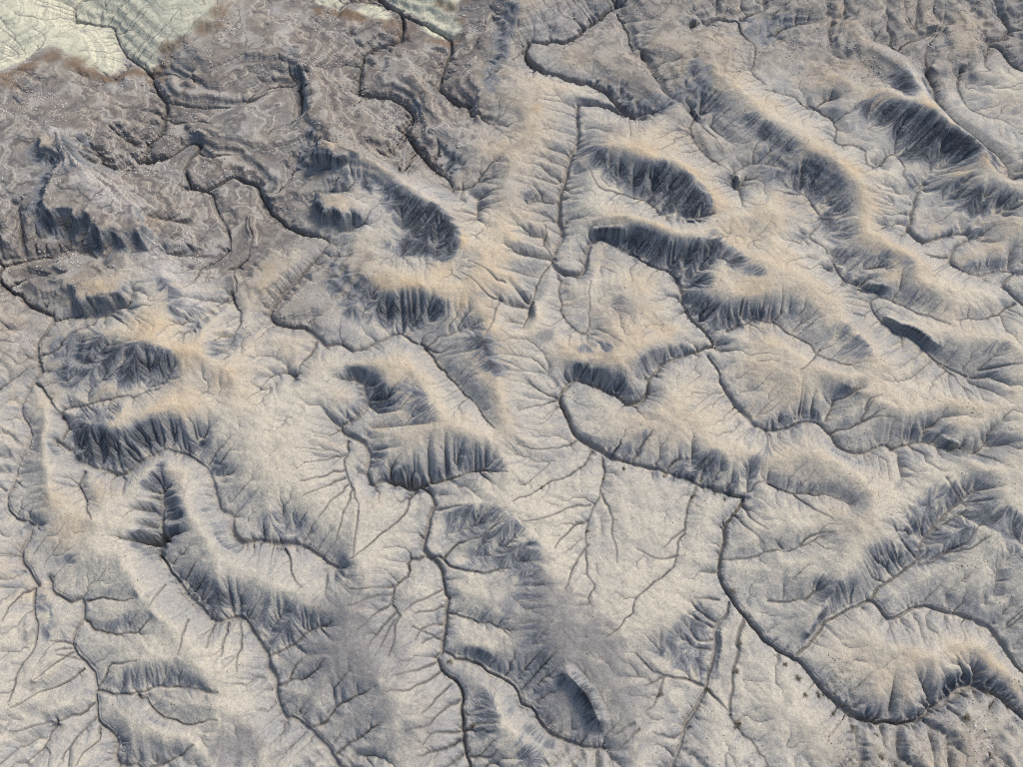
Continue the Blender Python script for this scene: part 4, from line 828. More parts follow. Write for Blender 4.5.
D['tan'] = [
 [-29.76,95.16,2.4,0.9],
 [-26.02,93.67,2.39,0.6],
 [-76.71,95.87,1.72,0.8],
 [-63.97,68.51,3.08,0.8],
 [-62.91,75.9,1.59,0.7],
 [-56.43,79.98,1.94,0.6],
 [-52.43,60.48,4.18,1],
 [-46.56,56.95,3.83,0.9],
 [-39.79,53.7,3.77,0.7],
 [-54.3,48.04,3.11,0.6],
 [-46.47,48.08,4.24,0.7],
 [-36.87,69.33,2.77,0.6],
 [-37.65,72.67,1.87,0.6],
 [-19.03,68.43,3.08,1],
 [-15.2,68.4,2.77,1],
 [-10.85,71.08,2.8,0.8],
 [-7.64,76.66,1.59,1],
 [-7.35,82.01,1.95,0.6],
 [-7.34,65.74,2.13,0.8],
 [-5.22,91.03,3.33,0.5],
 [-1.93,96.52,4.1,0.5],
 [5.06,112.49,4.68,0.4],
 [11.62,119.95,3.31,0.4],
 [4.6,105.84,1.23,1],
 [21.17,94.9,4.1,0.8],
 [16.39,96.56,2.74,0.6],
 [28.91,89.7,3.35,0.8],
 [23.28,79.92,3.54,0.6],
 [17.2,82.22,2.6,0.5],
 [32.62,85.25,2.95,0.8],
 [35.83,78.55,3.84,0.7],
 [35.87,68.02,3.99,0.7],
 [38.06,60.74,3.87,0.6],
 [39.33,51.4,3.72,0.5],
 [38.07,122.88,3.0,0.5],
 [39.57,113.68,2.91,0.6],
 [43.65,106.0,3.19,0.7],
 [39.15,110.94,1.62,0.8],
 [51.09,95.39,3.41,0.7],
 [55.38,91.33,3.02,0.8],
 [57.42,85.65,2.63,0.8],
 [44.84,84.91,3.92,0.6],
 [63.91,107.54,2.85,0.8],
 [70.25,104.14,2.47,0.9],
 [73.51,99.8,2.09,0.9],
 [78.7,93.28,3.05,0.9],
 [82.62,91.79,2.68,0.8],
 [73.64,91.37,2.35,0.8],
 [77.54,80.91,2.9,0.6],
 [74.57,77.49,3.17,0.6],
 [58.17,80.46,2.58,0.6],
 [54.94,113.58,3.98,0.6],
 [60.1,117.32,2.56,0.4],
 [61.3,132.23,2.3,0.8],
 [62.56,128.74,1.9,0.8],
 [87.35,127.96,3.79,0.4],
 [83.69,128.89,3.05,0.5],
 [15.92,61.17,3.88,0.5],
 [21.96,61.67,2.69,0.8],
 [20.02,65.2,2.42,0.5],
 [9.9,57.71,3.83,0.6],
 [14.09,55.85,3.51,0.7],
 [7.38,67.51,3.05,0.4],
 [5.3,78.48,3.82,0.5],
 [-1.8,79.22,3.85,0.4],
 [19.25,46.91,5.61,0.35],
 [26.56,50.05,4.27,0.3],
 [31.69,49.74,1.98,0.5],
 [34.94,48.7,1.98,0.6],
 [-59.46,35.15,2.67,0.5],
 [-57.1,31.09,2.88,0.5],
 [-57.37,50.13,2.28,0.5],
 [-66.13,50.35,1.99,0.5],
 [-64.84,43.99,1.39,0.3],
 [-54.95,36.82,2.68,0.5],
 [-45.24,38.26,2.16,0.3],
 [-18.24,45.59,1.39,0.6],
 [-23.67,51.13,2.28,0.3],
 [-20.83,42.76,1.65,0.3],
 [-16.45,40.32,1.09,0.4],
 [-24.98,44.04,1.66,0.5],
 [-18.08,35.36,1.33,0.3],
 [57.33,13.99,2.41,0.8],
 [59.15,11.76,1.91,0.8],
 [48.68,14.45,3.14,0.5],
 [54.27,16.27,2.68,0.5],
 [43.67,32.15,3.95,0.3],
 [47.35,37.58,4.05,0.25],
 [41.3,39.28,4.08,0.3],
 [53.64,44.17,2.77,0.2],
 [57.83,99.91,1.72,0.3],
 [5.64,6.91,1.86,0.35],
 [2.16,8.48,1.41,0.3],
 [-39.66,67.27,2.44,0.4],
 [-70.65,58.6,2.94,0.3],
 [-77.15,73.03,2.18,0.4],
 [-28.93,81.96,1.62,0.6],
 [-47.42,95.54,2.71,0.3],
 [20.45,128.51,2.27,0.35],
 [31.9,115.55,2.92,0.3],
 [25.25,118.69,2.56,0.3],
 [41.63,133.27,2.69,0.5],
 [64.35,117.65,2.94,0.4],
 [76.42,129.22,3.81,0.5],
 [85.54,107.81,3.19,0.4],
 [-37.26,50.28,2.85,0.4],
 [-11.67,54.63,3.48,0.4],
 [8.02,89.45,2.65,0.4],
 [12.54,65.3,2.12,0.3],
 [6.79,47.24,2.81,0.2],
 [26.13,46.79,4.21,0.4],
 [50.86,60.86,4.48,0.4],
 [46.41,52.68,4.32,0.4],
 [59.29,56.68,4.38,0.35],
 [66.83,63.45,4.51,0.3],
 [59.37,71.82,3.43,0.5],
 [67.24,81.9,2.9,0.5],
 [50.85,66.62,3.05,0.4],
 [13.84,74.88,3.14,0.4],
 [19.74,70.85,3.09,0.5],
 [1.26,63.07,3.61,0.3],
 [-1.73,69.53,3.09,0.3],
 [-41.09,59.58,4.44,0.4],
 [-30.99,58.51,4.41,0.35],
 [-36.28,56.34,2.92,0.3],
 [40.12,45.71,3.35,0.4],
 [36.28,40.84,3.28,0.4],
 [-66.72,44.32,3.32,0.4],
 [-69.85,50.48,3.41,0.4],
 [-74.05,61.58,3.58,0.4],
 [8.17,95.49,4.06,0.4],
 [3.16,101.26,4.16,0.4],
 [39.27,59.7,3.85,0.5],
 [30.53,100.01,3.44,0.5],
 [24.96,98.29,3.44,0.5],
 [-64.2,27.39,2.57,0.5],
 [-61.3,23.62,1.77,0.5],
 [-58.81,23.63,1.51,0.5],
 [45.91,11.72,4.77,0.4],
 [41.93,15.12,3.64,0.25],
 [49.61,4.23,4.59,0.3],
 [52.31,45.43,4.18,0.2],
 [35.08,73.52,3.14,0.5],
 [35.66,54.77,3.77,0.5],
 [70.21,74.95,2.82,0.5],
 [78.27,83.8,2.28,0.5],
 [57.39,111.58,3.59,0.5],
 [-77.47,95.65,1.2,1],
 [-72.58,81.09,0.81,0.9],
 [-69.86,81.0,0.81,0.9],
 [-66.3,78.46,0.96,0.9],
 [-62.43,76.23,0.96,0.9],
 [-59.45,76.05,0.96,0.9],
 [-57.52,76.59,0.96,0.8],
 [-65.27,67.64,1.84,1],
 [-62.22,67.57,2.15,1],
 [-59.83,67.14,1.84,0.9],
 [-30.0,94.45,2.05,1],
 [-27.7,94.11,1.71,1]]
D['pale'] = [
 [-75.72,98.47,1.56,1],
 [-73.38,95.17,1.55,1],
 [-70.34,90.77,2.37,1],
 [-67.01,87.35,3.0,0.9],
 [-63.19,84.39,3.3,0.9],
 [-59.67,82.49,2.29,0.8],
 [-55.92,75.43,2.84,0.8],
 [-52.55,71.01,3.11,0.9],
 [-48.43,66.58,2.75,0.9],
 [-43.86,131.08,1.73,0.7],
 [-41.61,125.28,1.7,0.8],
 [-39.62,119.91,1.67,0.8],
 [-36.82,113.39,1.27,0.8],
 [-35.62,107.49,1.24,0.8],
 [-27.25,92.09,2.7,0.7],
 [-20.3,86.76,3.64,0.6],
 [-22.47,82.35,3.24,0.6],
 [-14.52,85.49,2.64,0.6],
 [9.15,130.58,3.44,0.6],
 [5.34,127.73,2.64,0.6],
 [14.97,133.03,1.92,0.6],
 [69.0,119.19,1.85,0.7],
 [70.3,114.07,1.64,0.7],
 [71.72,109.08,1.43,0.7],
 [73.75,103.25,1.41,0.6],
 [-24.8,62.11,3.28,0.5],
 [-29.1,67.4,3.05,0.3],
 [-26.79,119.05,1.83,0.3],
 [-21.05,104.35,2.8,0.4],
 [-12.25,101.67,2.43,0.4],
 [-72.33,60.07,2.07,0.6],
 [-49.52,108.3,2.83,0.4],
 [-46.41,101.47,2.43,0.4],
 [-39.49,128.96,2.67,0.3],
 [-64.37,95.69,2.37,0.4],
 [6.88,12.69,0.26,1],
 [7.33,12.26,0.26,1],
 [7.77,11.82,0.29,1],
 [8.32,11.27,0.29,1],
 [8.85,10.62,0.21,0.8]]
D['grey'] = [
 [-19.4,17.22,8.58,0.9],
 [-16.1,13.78,4.82,0.7],
 [-22.42,22.07,3.76,0.4],
 [5.79,16.05,8.53,0.9],
 [3.46,19.54,6.82,0.7],
 [10.52,13.88,6.02,0.7],
 [12.6,8.44,5.86,0.6],
 [5.7,10.61,4.74,0.8],
 [17.91,16.22,4.39,0.5],
 [-31.03,5.78,3.47,0.8],
 [-26.19,10.68,3.55,0.5],
 [-10.45,6.28,5.8,0.5],
 [-4.93,11.79,3.57,0.5],
 [-1.43,22.16,3.76,0.4],
 [-12.05,61.67,3.58,0.7],
 [-14.31,51.96,3.45,0.3],
 [16.26,65.13,3.03,0.5],
 [14.24,58.37,2.36,0.5],
 [4.9,60.41,1.49,0.8],
 [9.86,56.82,2.93,0.2],
 [26.56,16.34,3.66,0.4],
 [50.81,7.4,4.66,0.4],
 [28.98,8.47,4.69,0.3],
 [20.78,7.43,3.5,0.4],
 [52.62,23.57,5.05,0.35],
 [41.33,11.76,2.86,0.2],
 [-49.62,42.69,4.13,0.5],
 [-52.74,38.33,3.24,0.4],
 [-25.71,63.84,3.61,0.4],
 [-30.46,54.97,2.9,0.4],
 [24.54,110.66,7.14,0.6],
 [33.09,107.3,5.29,0.6],
 [38.57,97.22,5.12,0.5],
 [41.17,91.03,4.0,0.5],
 [27.82,129.42,5.72,0.4],
 [56.75,122.2,5.57,0.4],
 [68.82,127.35,5.67,0.4],
 [79.49,118.8,5.52,0.4],
 [9.14,130.21,4.57,0.7],
 [49.48,111.75,3.59,0.3],
 [61.25,99.91,5.16,0.4],
 [91.48,126.05,4.49,0.6],
 [8.48,106.92,3.53,0.3],
 [18.48,101.1,3.47,0.4],
 [7.63,17.22,4.9,0.9],
 [4.11,21.92,4.52,0.7],
 [10.67,17.28,4.41,0.7],
 [9.04,8.36,4.22,0.8],
 [13.37,11.68,5.24,0.7],
 [2.32,25.74,3.83,0.5],
 [-17.71,10.56,5.92,0.6],
 [-24.41,6.35,4.64,0.5],
 [-8.41,10.63,4.74,0.4],
 [-3.82,17.38,3.68,0.3],
 [-37.41,35.47,5.33,0.3],
 [-30.15,31.31,3.93,0.35],
 [39.0,27.04,5.14,0.25],
 [55.7,32.4,6.58,0.35],
 [-5.6,39.58,5.43,0.4],
 [-11.12,43.66,5.54,0.3],
 [-1.65,57.27,5.88,0.4],
 [-3.19,65.84,4.57,0.35],
 [24.58,45.27,4.18,0.2],
 [13.98,29.84,5.2,0.15],
 [46.18,22.38,5.02,0.2],
 [23.22,19.83,4.96,0.4],
 [34.67,29.9,3.9,0.3],
 [-36.64,11.66,4.77,0.35],
 [-45.57,8.46,4.69,0.3],
 [-56.7,15.11,4.85,0.2]]
D['brown'] = [
 [-83.41,118.78,2.58,1.0],
 [-78.83,118.04,2.57,1.0],
 [-75.74,115.86,1.82,1.0],
 [-88.09,112.02,2.53,1.0],
 [-86.02,115.82,2.19,1.0],
 [-63.4,121.86,2.23,1.0],
 [-60.57,122.66,2.24,1.0],
 [-56.39,126.26,2.66,1.0],
 [-54.15,129.96,2.69,1.0],
 [-62.5,115.03,1.45,1.0],
 [-65.29,114.86,1.08,1.0],
 [-9.33,130.21,1.33,1.0],
 [-11.68,133.54,1.93,1.0],
 [-13.62,134.64,1.55,1.0],
 [-30.45,130.21,1.33,1.0],
 [-23.83,128.81,1.32,1.0],
 [-15.18,125.05,1.12,1.0],
 [-36.16,131.75,1.54,1.0],
 [-32.36,130.65,1.15,1.0],
 [31.68,85.86,0.58,1.0],
 [31.9,84.47,0.33,1.0],
 [32.28,83.09,0.33,1.0],
 [32.53,81.1,0.32,1.0]]
D['alkali'] = [
 [[-99.41,134.14],[-82.62,138.94],[-83.03,133.48],[-82.15,130.53],[-75.81,128.92],[-72.9,123.06],[-70.32,119.85],[-72.0,115.25],[-74.95,116.04],[-78.14,118.68],[-83.42,122.03],[-86.01,121.49],[-87.18,116.66],[-93.11,112.65]],
 [[-81.91,138.73],[-82.53,133.13],[-80.16,131.03],[-75.74,130.11],[-71.88,124.36],[-68.18,119.97],[-65.37,116.93],[-64.62,120.61],[-62.61,123.39],[-58.16,125.63],[-53.02,128.48],[-57.69,134.99]],
 [[-25.91,139.22],[-21.41,133.97],[-16.43,130.9],[-10.7,132.16],[-8.87,136.82]],
 [[-20.16,129.4],[-17.24,128.51],[-14.28,125.67],[-12.21,124.97],[-13.47,127.99],[-17.3,129.42]],
 [[-17.34,130.05],[-13.47,127.99],[-10.57,126.28],[-9.1,127.93],[-9.17,131.59],[-13.53,130.74]],
 [[-37.54,137.03],[-36.32,133.34],[-32.81,134.5],[-30.79,138.44]],
 [[-30.33,132.7],[-26.93,136.42],[-21.63,131.98],[-23.04,130.64],[-27.36,133.03],[-29.4,130.91]],
 [[-21.89,127.46],[-20.62,127.71],[-20.81,125.31],[-22.3,124.95]]]
D['mesa'] = [
 [4.3,4.5,[[-77.66,99.92],[-75.47,99.23],[-73.69,96.3],[-71.51,92.99],[-67.5,88.7],[-63.55,85.57],[-58.91,82.52],[-56.63,78.55]],[[-77.66,99.92],[-75.47,99.23],[-73.69,96.3],[-71.51,92.99],[-67.5,88.7],[-63.55,85.57],[-58.91,82.52],[-56.63,78.55],[-56.41,75.46],[-58.28,76.99],[-59.3,75.46],[-61.19,76.99],[-62.5,75.46],[-64.34,77.96],[-65.33,76.41],[-65.61,79.92],[-67.37,78.94],[-69.9,80.91],[-71.6,80.32],[-73.6,81.91],[-73.84,85.57],[-73.56,89.76],[-73.18,92.56],[-75.66,93.87],[-77.35,94.09],[-78.43,96.75]]],
 [4.4,3.0,[[-32.21,96.65],[-28.17,95.75],[-25.38,93.99]],[[-32.21,96.65],[-28.17,95.75],[-25.38,93.99],[-28.11,92.03],[-30.17,93.11],[-32.45,93.11],[-32.99,94.87]]],
 [2.7,3.0,[[-66.57,68.82],[-62.83,70.1],[-58.19,71.58]],[[-66.57,68.82],[-62.83,70.1],[-58.19,71.58],[-57.62,66.47],[-59.23,65.76],[-60.88,65.22],[-62.45,65.58],[-63.7,64.69],[-65.66,65.4],[-65.54,67.19]]],
 [2.9,3.0,[[-30.71,86.41],[-26.64,85.78],[-22.78,83.72]],[[-32.04,86.83],[-26.7,86.41],[-22.78,83.72],[-23.53,81.49],[-25.15,81.9],[-26.45,80.69],[-28.19,82.3],[-29.88,81.9],[-31.72,84.13]]]]
D['blade'] = [
 [2.4,1.7,[[6.65,13.01],[7.65,12.02],[8.64,10.94],[9.39,9.48],[9.83,8.46]]],
 [1.3,2.2,[[-76.66,99.04],[-74.24,96.58],[-72.11,93.5],[-69.67,90.44]]],
 [1.2,2.0,[[-31.81,96.0],[-28.44,94.99],[-25.35,93.74]]],
 [1.0,2.0,[[-66.9,68.9],[-64.08,69.02],[-61.23,69.87]]]]
D['scree_thin'] = [
 [0.6,[[1.64,143.87],[105.44,142.97],[98.02,115.55],[89.63,120.26],[80.29,112.6],[68.5,114.01],[61.45,110.9],[48.38,116.5],[40.81,115.49],[33.09,107.3],[22.29,104.51],[15.92,113.92],[5.28,123.06]]],
 [0.4,[[33.09,107.3],[38.57,97.22],[35.63,88.15],[30.01,96.82],[21.88,101.05],[15.17,101.78],[22.39,105.25]]],
 [0.45,[[45.02,96.57],[49.51,95.54],[53.24,87.61],[45.56,87.71],[38.06,92.26],[39.71,99.45]]],
 [0.75,[[-41.2,67.3],[-28.61,76.86],[-17.18,73.52],[-22.97,69.92],[-24.05,62.11],[-34.46,62.08],[-38.67,65.53]]],
 [0.6,[[-82.3,66.18],[-69.42,64.32],[-68.29,56.57],[-78.41,54.27]]],
 [0.7,[[-70.47,60.37],[-62.77,63.42],[-59.45,53.22],[-67.72,52.92]]],
 [0.35,[[-5.74,119.53],[8.48,106.92],[7.72,79.08],[-1.83,83.33],[-6.89,91.16]]],
 [0.45,[[33.49,7.92],[41.53,6.88],[48.57,7.41],[54.59,10.12],[58.29,8.5],[57.91,0.22],[35.02,0.22]]],
 [0.3,[[11.86,67.03],[21.12,68.96],[18.88,61.27],[11.55,60.71]]]]
D['scree'] = [[-96.42,112.74],[-86.01,121.49],[-74.76,115.27],[-70.45,117.86],[-63.28,120.98],[-54.52,126.19],[-50.35,143.19],[4.54,143.79],[2.51,123.31],[-2.0,106.21],[-6.92,93.08],[-11.72,89.31],[-29.64,94.06],[-32.03,78.92],[-41.2,67.3],[-55.92,75.43],[-68.06,65.53],[-81.63,64.34]]
D['hills'] = [
 ["butte","pale flat-topped wedge of a butte with dark fluted cliffs at upper left",[[-81.67,102.18],[-76.6,102.66],[-68.03,94.92],[-58.53,83.1],[-56.01,76.24],[-60.33,74.47],[-66.5,75.62],[-70.97,78.05],[-75.93,80.38],[-79.48,93.23]]],
 ["hill","tan-headed ridge above the big crescent of rilled slate-blue clay",[[-33.79,99.79],[-27.9,97.99],[-18.48,92.51],[-8.95,83.57],[-6.76,77.83],[-7.57,72.92],[-17.23,73.97],[-25.57,79.71],[-31.52,83.88],[-35.25,92.3]]],
 ["hill","orange-tan nosed spur over a dark scooped face, just below the crescent ridge",[[-24.68,71.56],[-17.05,72.12],[-7.1,72.84],[-6.72,64.85],[-10.55,62.19],[-16.59,61.53],[-20.87,63.97],[-24.12,67.73]]],
 ["hill","broad tan shouldered hill with a scooped grey face at the left",[[-62.43,62.42],[-56.66,64.82],[-47.77,61.66],[-39.32,57.83],[-37.0,52.76],[-42.99,51.06],[-52.28,50.61],[-59.45,53.22],[-61.41,58.55]]],
 ["hill","small brown nub of a spur below the fluted butte cliffs",[[-67.76,69.88],[-62.67,71.04],[-55.79,73.22],[-53.16,68.69],[-58.0,66.3],[-65.09,65.35],[-67.73,67.39]]],
 ["hill","tan ridge with a dark slope ending at the orange streak",[[12.23,99.75],[16.79,97.38],[25.16,93.23],[30.73,90.72],[34.17,85.52],[32.37,81.1],[28.33,81.31],[21.04,87.09],[13.86,92.65]]],
 ["hill","long ridge whose dark rilled wall faces the meander loop in the centre",[[13.47,84.8],[15.94,82.1],[24.97,78.34],[33.32,81.1],[34.25,76.44],[30.85,73.4],[26.12,72.85],[20.12,74.68],[13.76,78.68]]],
 ["hill","smooth tan hump with a dark toe, right of the central gully",[[26.45,69.08],[29.66,72.31],[35.61,71.67],[40.94,66.39],[41.38,63.01],[33.69,62.7],[27.76,62.94]]],
 ["hill","tan spur with a dark undercut bank above the heart-shaped terrace",[[6.45,57.92],[12.96,60.41],[21.42,63.84],[26.27,59.42],[20.77,56.54],[18.63,51.33],[14.32,52.87],[10.51,54.6],[7.25,53.27]]],
 ["hill","tan crest over a long dark blue wall near the upper right corner",[[56.45,109.59],[62.03,109.74],[67.97,107.86],[73.75,103.25],[81.14,97.66],[77.67,92.74],[71.8,93.49],[64.47,95.83],[58.63,103.58]]],
 ["hill","low ridge with a dark fluted flank at the right edge",[[65.08,92.07],[73.99,92.68],[82.85,92.5],[84.86,86.52],[79.39,82.44],[71.61,84.82],[65.21,88.91]]],
 ["hill","heart-shaped terrace spur wrapped by the incised stream bed",[[8.05,51.23],[12.64,51.74],[18.11,49.07],[21.44,54.47],[27.45,56.6],[31.08,50.53],[35.13,44.95],[33.52,39.58],[30.58,36.67],[25.04,38.41],[16.47,41.55],[9.53,45.73]]],
 ["hill","rounded oval terrace inside the bend of the lower right stream",[[35.63,15.79],[39.2,18.72],[43.25,20.52],[46.9,19.72],[54.37,20.18],[59.01,15.18],[59.15,11.76],[55.98,12.9],[52.08,12.61],[47.36,9.36],[42.08,9.15],[37.92,11.81]]],
 ["hill","pale ridge with a dark blue face and finger ribs at the left",[[-62.09,46.41],[-55.18,46.39],[-48.21,49.42],[-41.61,51.09],[-40.65,45.06],[-42.94,41.63],[-49.54,41.78],[-54.98,39.88],[-59.32,40.9]]],
 ["mound","small dark steep mound with a thin pale blade crest, near the bottom centre",[[6.19,13.99],[8.14,14.09],[10.19,11.89],[11.22,9.07],[10.68,7.57],[8.84,7.98],[7.31,10.16]]],
 ["hill","large smooth pale hill between the trunk stream and the right amphitheatre",[[31.38,34.83],[34.99,40.9],[43.0,41.4],[50.67,39.28],[50.74,34.86],[47.4,27.15],[43.74,22.42],[38.16,19.36],[34.53,16.38],[29.7,21.14],[27.6,26.15],[28.81,31.41]]]]
D['bed_labels'] = [
 "narrow dry stream bed beside the dark bank at top centre",
 "winding narrow bed down the centre, with a small loop above its dark wall",
 "main incised stream bed curling round the heart-shaped terrace to the lower right corner",
 "wide grey wash arcing over the oval terrace at the right edge",
 "thin dark gully bed right of the heart-shaped terrace",
 "crooked stream bed draining the upper left alkali flat",
 "meandering bed that crosses the stony benches to the middle left",
 "bed along the left edge of the picture",
 "zigzag bed left of the top centre, from the small alkali flat",
 "short bed branching right from the small alkali flat at top",
 "deep winding bed through the canyon bend at lower centre left",
 "bed running from the black sinkhole to the bottom edge",
 "twisting gully bed at the lower left corner",
 "bed at the foot of the dark blue face with finger ribs",
 "looping bed at the right edge, upper third",
 "slanting bed across the pale ribs on the right",
 "short bed in the upper right corner",
 "straight grey wash falling to the bottom edge, right of the mound",
 "gully bed at the foot of the mound's dark rilled flank"]
D['shrub'] = [
 [34.27,13.13,0.5,"second from left of the seven shrubs on the near bank below the oval terrace","shrubs along the lower main bed"],
 [34.71,11.2,0.4,"third from left of the seven shrubs on the near bank below the oval terrace","shrubs along the lower main bed"],
 [36.46,11.23,0.55,"fourth from left of the seven shrubs on the near bank below the oval terrace","shrubs along the lower main bed"],
 [32.98,14.62,0.4,"leftmost of the seven shrubs on the near bank below the oval terrace","shrubs along the lower main bed"],
 [37.7,9.25,0.4,"fifth from left of the seven shrubs on the near bank below the oval terrace","shrubs along the lower main bed"],
 [39.74,7.74,0.45,"sixth from left of the seven shrubs on the near bank below the oval terrace","shrubs along the lower main bed"],
 [42.23,6.88,0.35,"seventh from left of the seven shrubs on the near bank below the oval terrace","shrubs along the lower main bed"],
 [52.89,8.58,0.6,"second from left of the four shrubs on the bottom right corner terrace","shrubs on the corner terrace"],
 [56.35,10.01,0.5,"third from left of the four shrubs on the bottom right corner terrace","shrubs on the corner terrace"],
 [27.78,23.5,0.5,"fifth from left of the five shrubs by the bed below the heart-shaped terrace","shrubs along the middle main bed"],
 [12.49,38.66,0.35,"third from left of the three tiny shrubs in the rills below the central main bed","shrubs in the central rills"],
 [9.93,31.1,0.35,"second from left of the three tiny shrubs in the rills below the central main bed","shrubs in the central rills"],
 [4.06,37.04,0.35,"leftmost of the three tiny shrubs in the rills below the central main bed","shrubs in the central rills"],
 [-7.44,14.98,0.5,"leftmost of the two shrubs by the deep bed at bottom centre left","shrubs by the lower centre bed"],
 [-4.49,7.95,0.4,"second from left of the two shrubs by the deep bed at bottom centre left","shrubs by the lower centre bed"],
 [24.24,36.0,0.45,"third from left of the five shrubs by the bed below the heart-shaped terrace","shrubs along the middle main bed"],
 [23.42,11.82,0.5,"second from left of the five shrubs by the grey wash right of the mound","shrubs by the grey wash"],
 [17.66,11.3,0.4,"leftmost of the five shrubs by the grey wash right of the mound","shrubs by the grey wash"],
 [26.43,8.07,0.6,"fourth from left of the five shrubs by the grey wash right of the mound","shrubs by the grey wash"],
 [27.12,13.94,0.4,"third from left of the five shrubs by the grey wash right of the mound","shrubs by the grey wash"],
 [15.27,39.94,0.4,"leftmost of the five shrubs by the bed below the heart-shaped terrace","shrubs along the middle main bed"],
 [20.62,38.95,0.4,"second from left of the five shrubs by the bed below the heart-shaped terrace","shrubs along the middle main bed"],
 [28.3,35.54,0.4,"fourth from left of the five shrubs by the bed below the heart-shaped terrace","shrubs along the middle main bed"],
 [-29.75,28.87,0.3,"leftmost of the two tiny shrubs in the lower left gullies","shrubs in the lower left gullies"],
 [-21.65,8.28,0.3,"second from left of the two tiny shrubs in the lower left gullies","shrubs in the lower left gullies"],
 [42.07,4.55,0.5,"leftmost of the four shrubs on the bottom right corner terrace","shrubs on the corner terrace"],
 [54.42,4.75,0.5,"fourth from left of the four shrubs on the bottom right corner terrace","shrubs on the corner terrace"],
 [27.93,17.19,0.35,"fifth from left of the five shrubs by the grey wash right of the mound","shrubs by the grey wash"]]
D['peak'] = [
 [-45.79,30.4,-2.6,0.55],
 [-13.54,37.86,-1.5,0.7]]

# ================================================================ run the survey
R = landscape(D)
Z = R['Z']
clay, scree, flow = R['clay'], R['scree'], R['flow']
tan_m = spots(D['tan'])
grey_m = spots(D['grey'])
brown_m = spots(D['brown'])
alk_m = outlines(D['alkali'], 6)
trunk_m = 1 - sstep(R['Wt'] * 0.2, R['Wt'] * 0.5 + 0.1, R['Dt'])
alk_w = outlines(D['alkali'], 13)
brown_m = np.maximum(0.75 * brown_m, np.exp(-((alk_w - 0.22) / 0.16) ** 2) * (alk_w > 0.01) * np.clip(0.55 + 1.1 * fbm(7, 2, 820), 0, 1) * sstep(95, 115, Y))
bed_m = np.maximum((0.4 + 0.5 * scree) * trunk_m, 0.95 * (1 - sstep(R['Wb'] * 0.15, R['Wb'] * 0.5 + 0.08, R['Db'])) * (R['Db'] < 2.4))
bed_m = np.maximum(bed_m, 0.9 * (1 - sstep(0.04, 0.2, R['Dr'])))
flow_m = sstep(-0.35, 1.1, np.log10(np.maximum(flow, 0.01)))
pale_m = np.maximum(spots(D['pale']), 0.3 * trunk_m * (1 - scree))
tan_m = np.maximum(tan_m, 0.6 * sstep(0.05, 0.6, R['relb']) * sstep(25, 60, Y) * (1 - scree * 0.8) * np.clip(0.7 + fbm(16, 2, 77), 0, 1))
low_m = sstep(0.25, -0.45, R['relb'])
rib_m = np.clip(0.5 + 0.2 * R['rib'], 0, 1)
gy_, gx_ = np.gradient(Z)
gx_ = gx_ / HC
gy_ = (gy_ / HC) - gx_ * (X / (S0 + SK * Y)) * SK
nrm = np.stack([-gx_, -gy_, np.ones_like(gx_)], -1)
nrm /= np.linalg.norm(nrm, axis=-1, keepdims=True)


# ================================================================ materials
class NT:
    def __init__(self, name):
        self.m = bpy.data.materials.new(name)
        self.m.use_nodes = True
        self.t = self.m.node_tree
        self.t.nodes.clear()
        self.out = self.n('ShaderNodeOutputMaterial')
        self.b = self.n('ShaderNodeBsdfPrincipled')
        self.b.inputs['Specular IOR Level'].default_value = 0.15
        self.t.links.new(self.b.outputs[0], self.out.inputs['Surface'])

    def n(self, k):
        return self.t.nodes.new(k)

    def put(self, v, sock):
        if hasattr(v, 'links') or isinstance(v, bpy.types.NodeSocket): self.t.links.new(v, sock)
        elif isinstance(v, (tuple, list)) and len(v) == 3 and sock.type == 'RGBA': sock.default_value = (*v, 1)
        else: sock.default_value = v

    def math(self, op, a, b=0.0, c=0.0, clamp=False):
        n = self.n('ShaderNodeMath'); n.operation = op; n.use_clamp = clamp
        for i, v in enumerate((a, b, c)): self.put(v, n.inputs[i])
        return n.outputs[0]

    def mix(self, f, a, b, blend='MIX'):
        n = self.n('ShaderNodeMix'); n.data_type = 'RGBA'; n.blend_type = blend; n.clamp_factor = True
        self.put(f, n.inputs[0]); self.put(a, n.inputs[6]); self.put(b, n.inputs[7])
        return n.outputs[2]

    def noise(self, vec, scale, detail=3.0, rough=0.55, dist=0.0):
        n = self.n('ShaderNodeTexNoise')
        self.t.links.new(vec, n.inputs['Vector'])
        n.inputs['Scale'].default_value = scale; n.inputs['Detail'].default_value = detail
        n.inputs['Roughness'].default_value = rough; n.inputs['Distortion'].default_value = dist
        return n.outputs['Fac']

    def ramp(self, f, a, b):
        n = self.n('ShaderNodeMapRange'); n.clamp = True; n.interpolation_type = 'SMOOTHSTEP'
        self.put(f, n.inputs['Value']); n.inputs['From Min'].default_value = a; n.inputs['From Max'].default_value = b
        return n.outputs['Result']


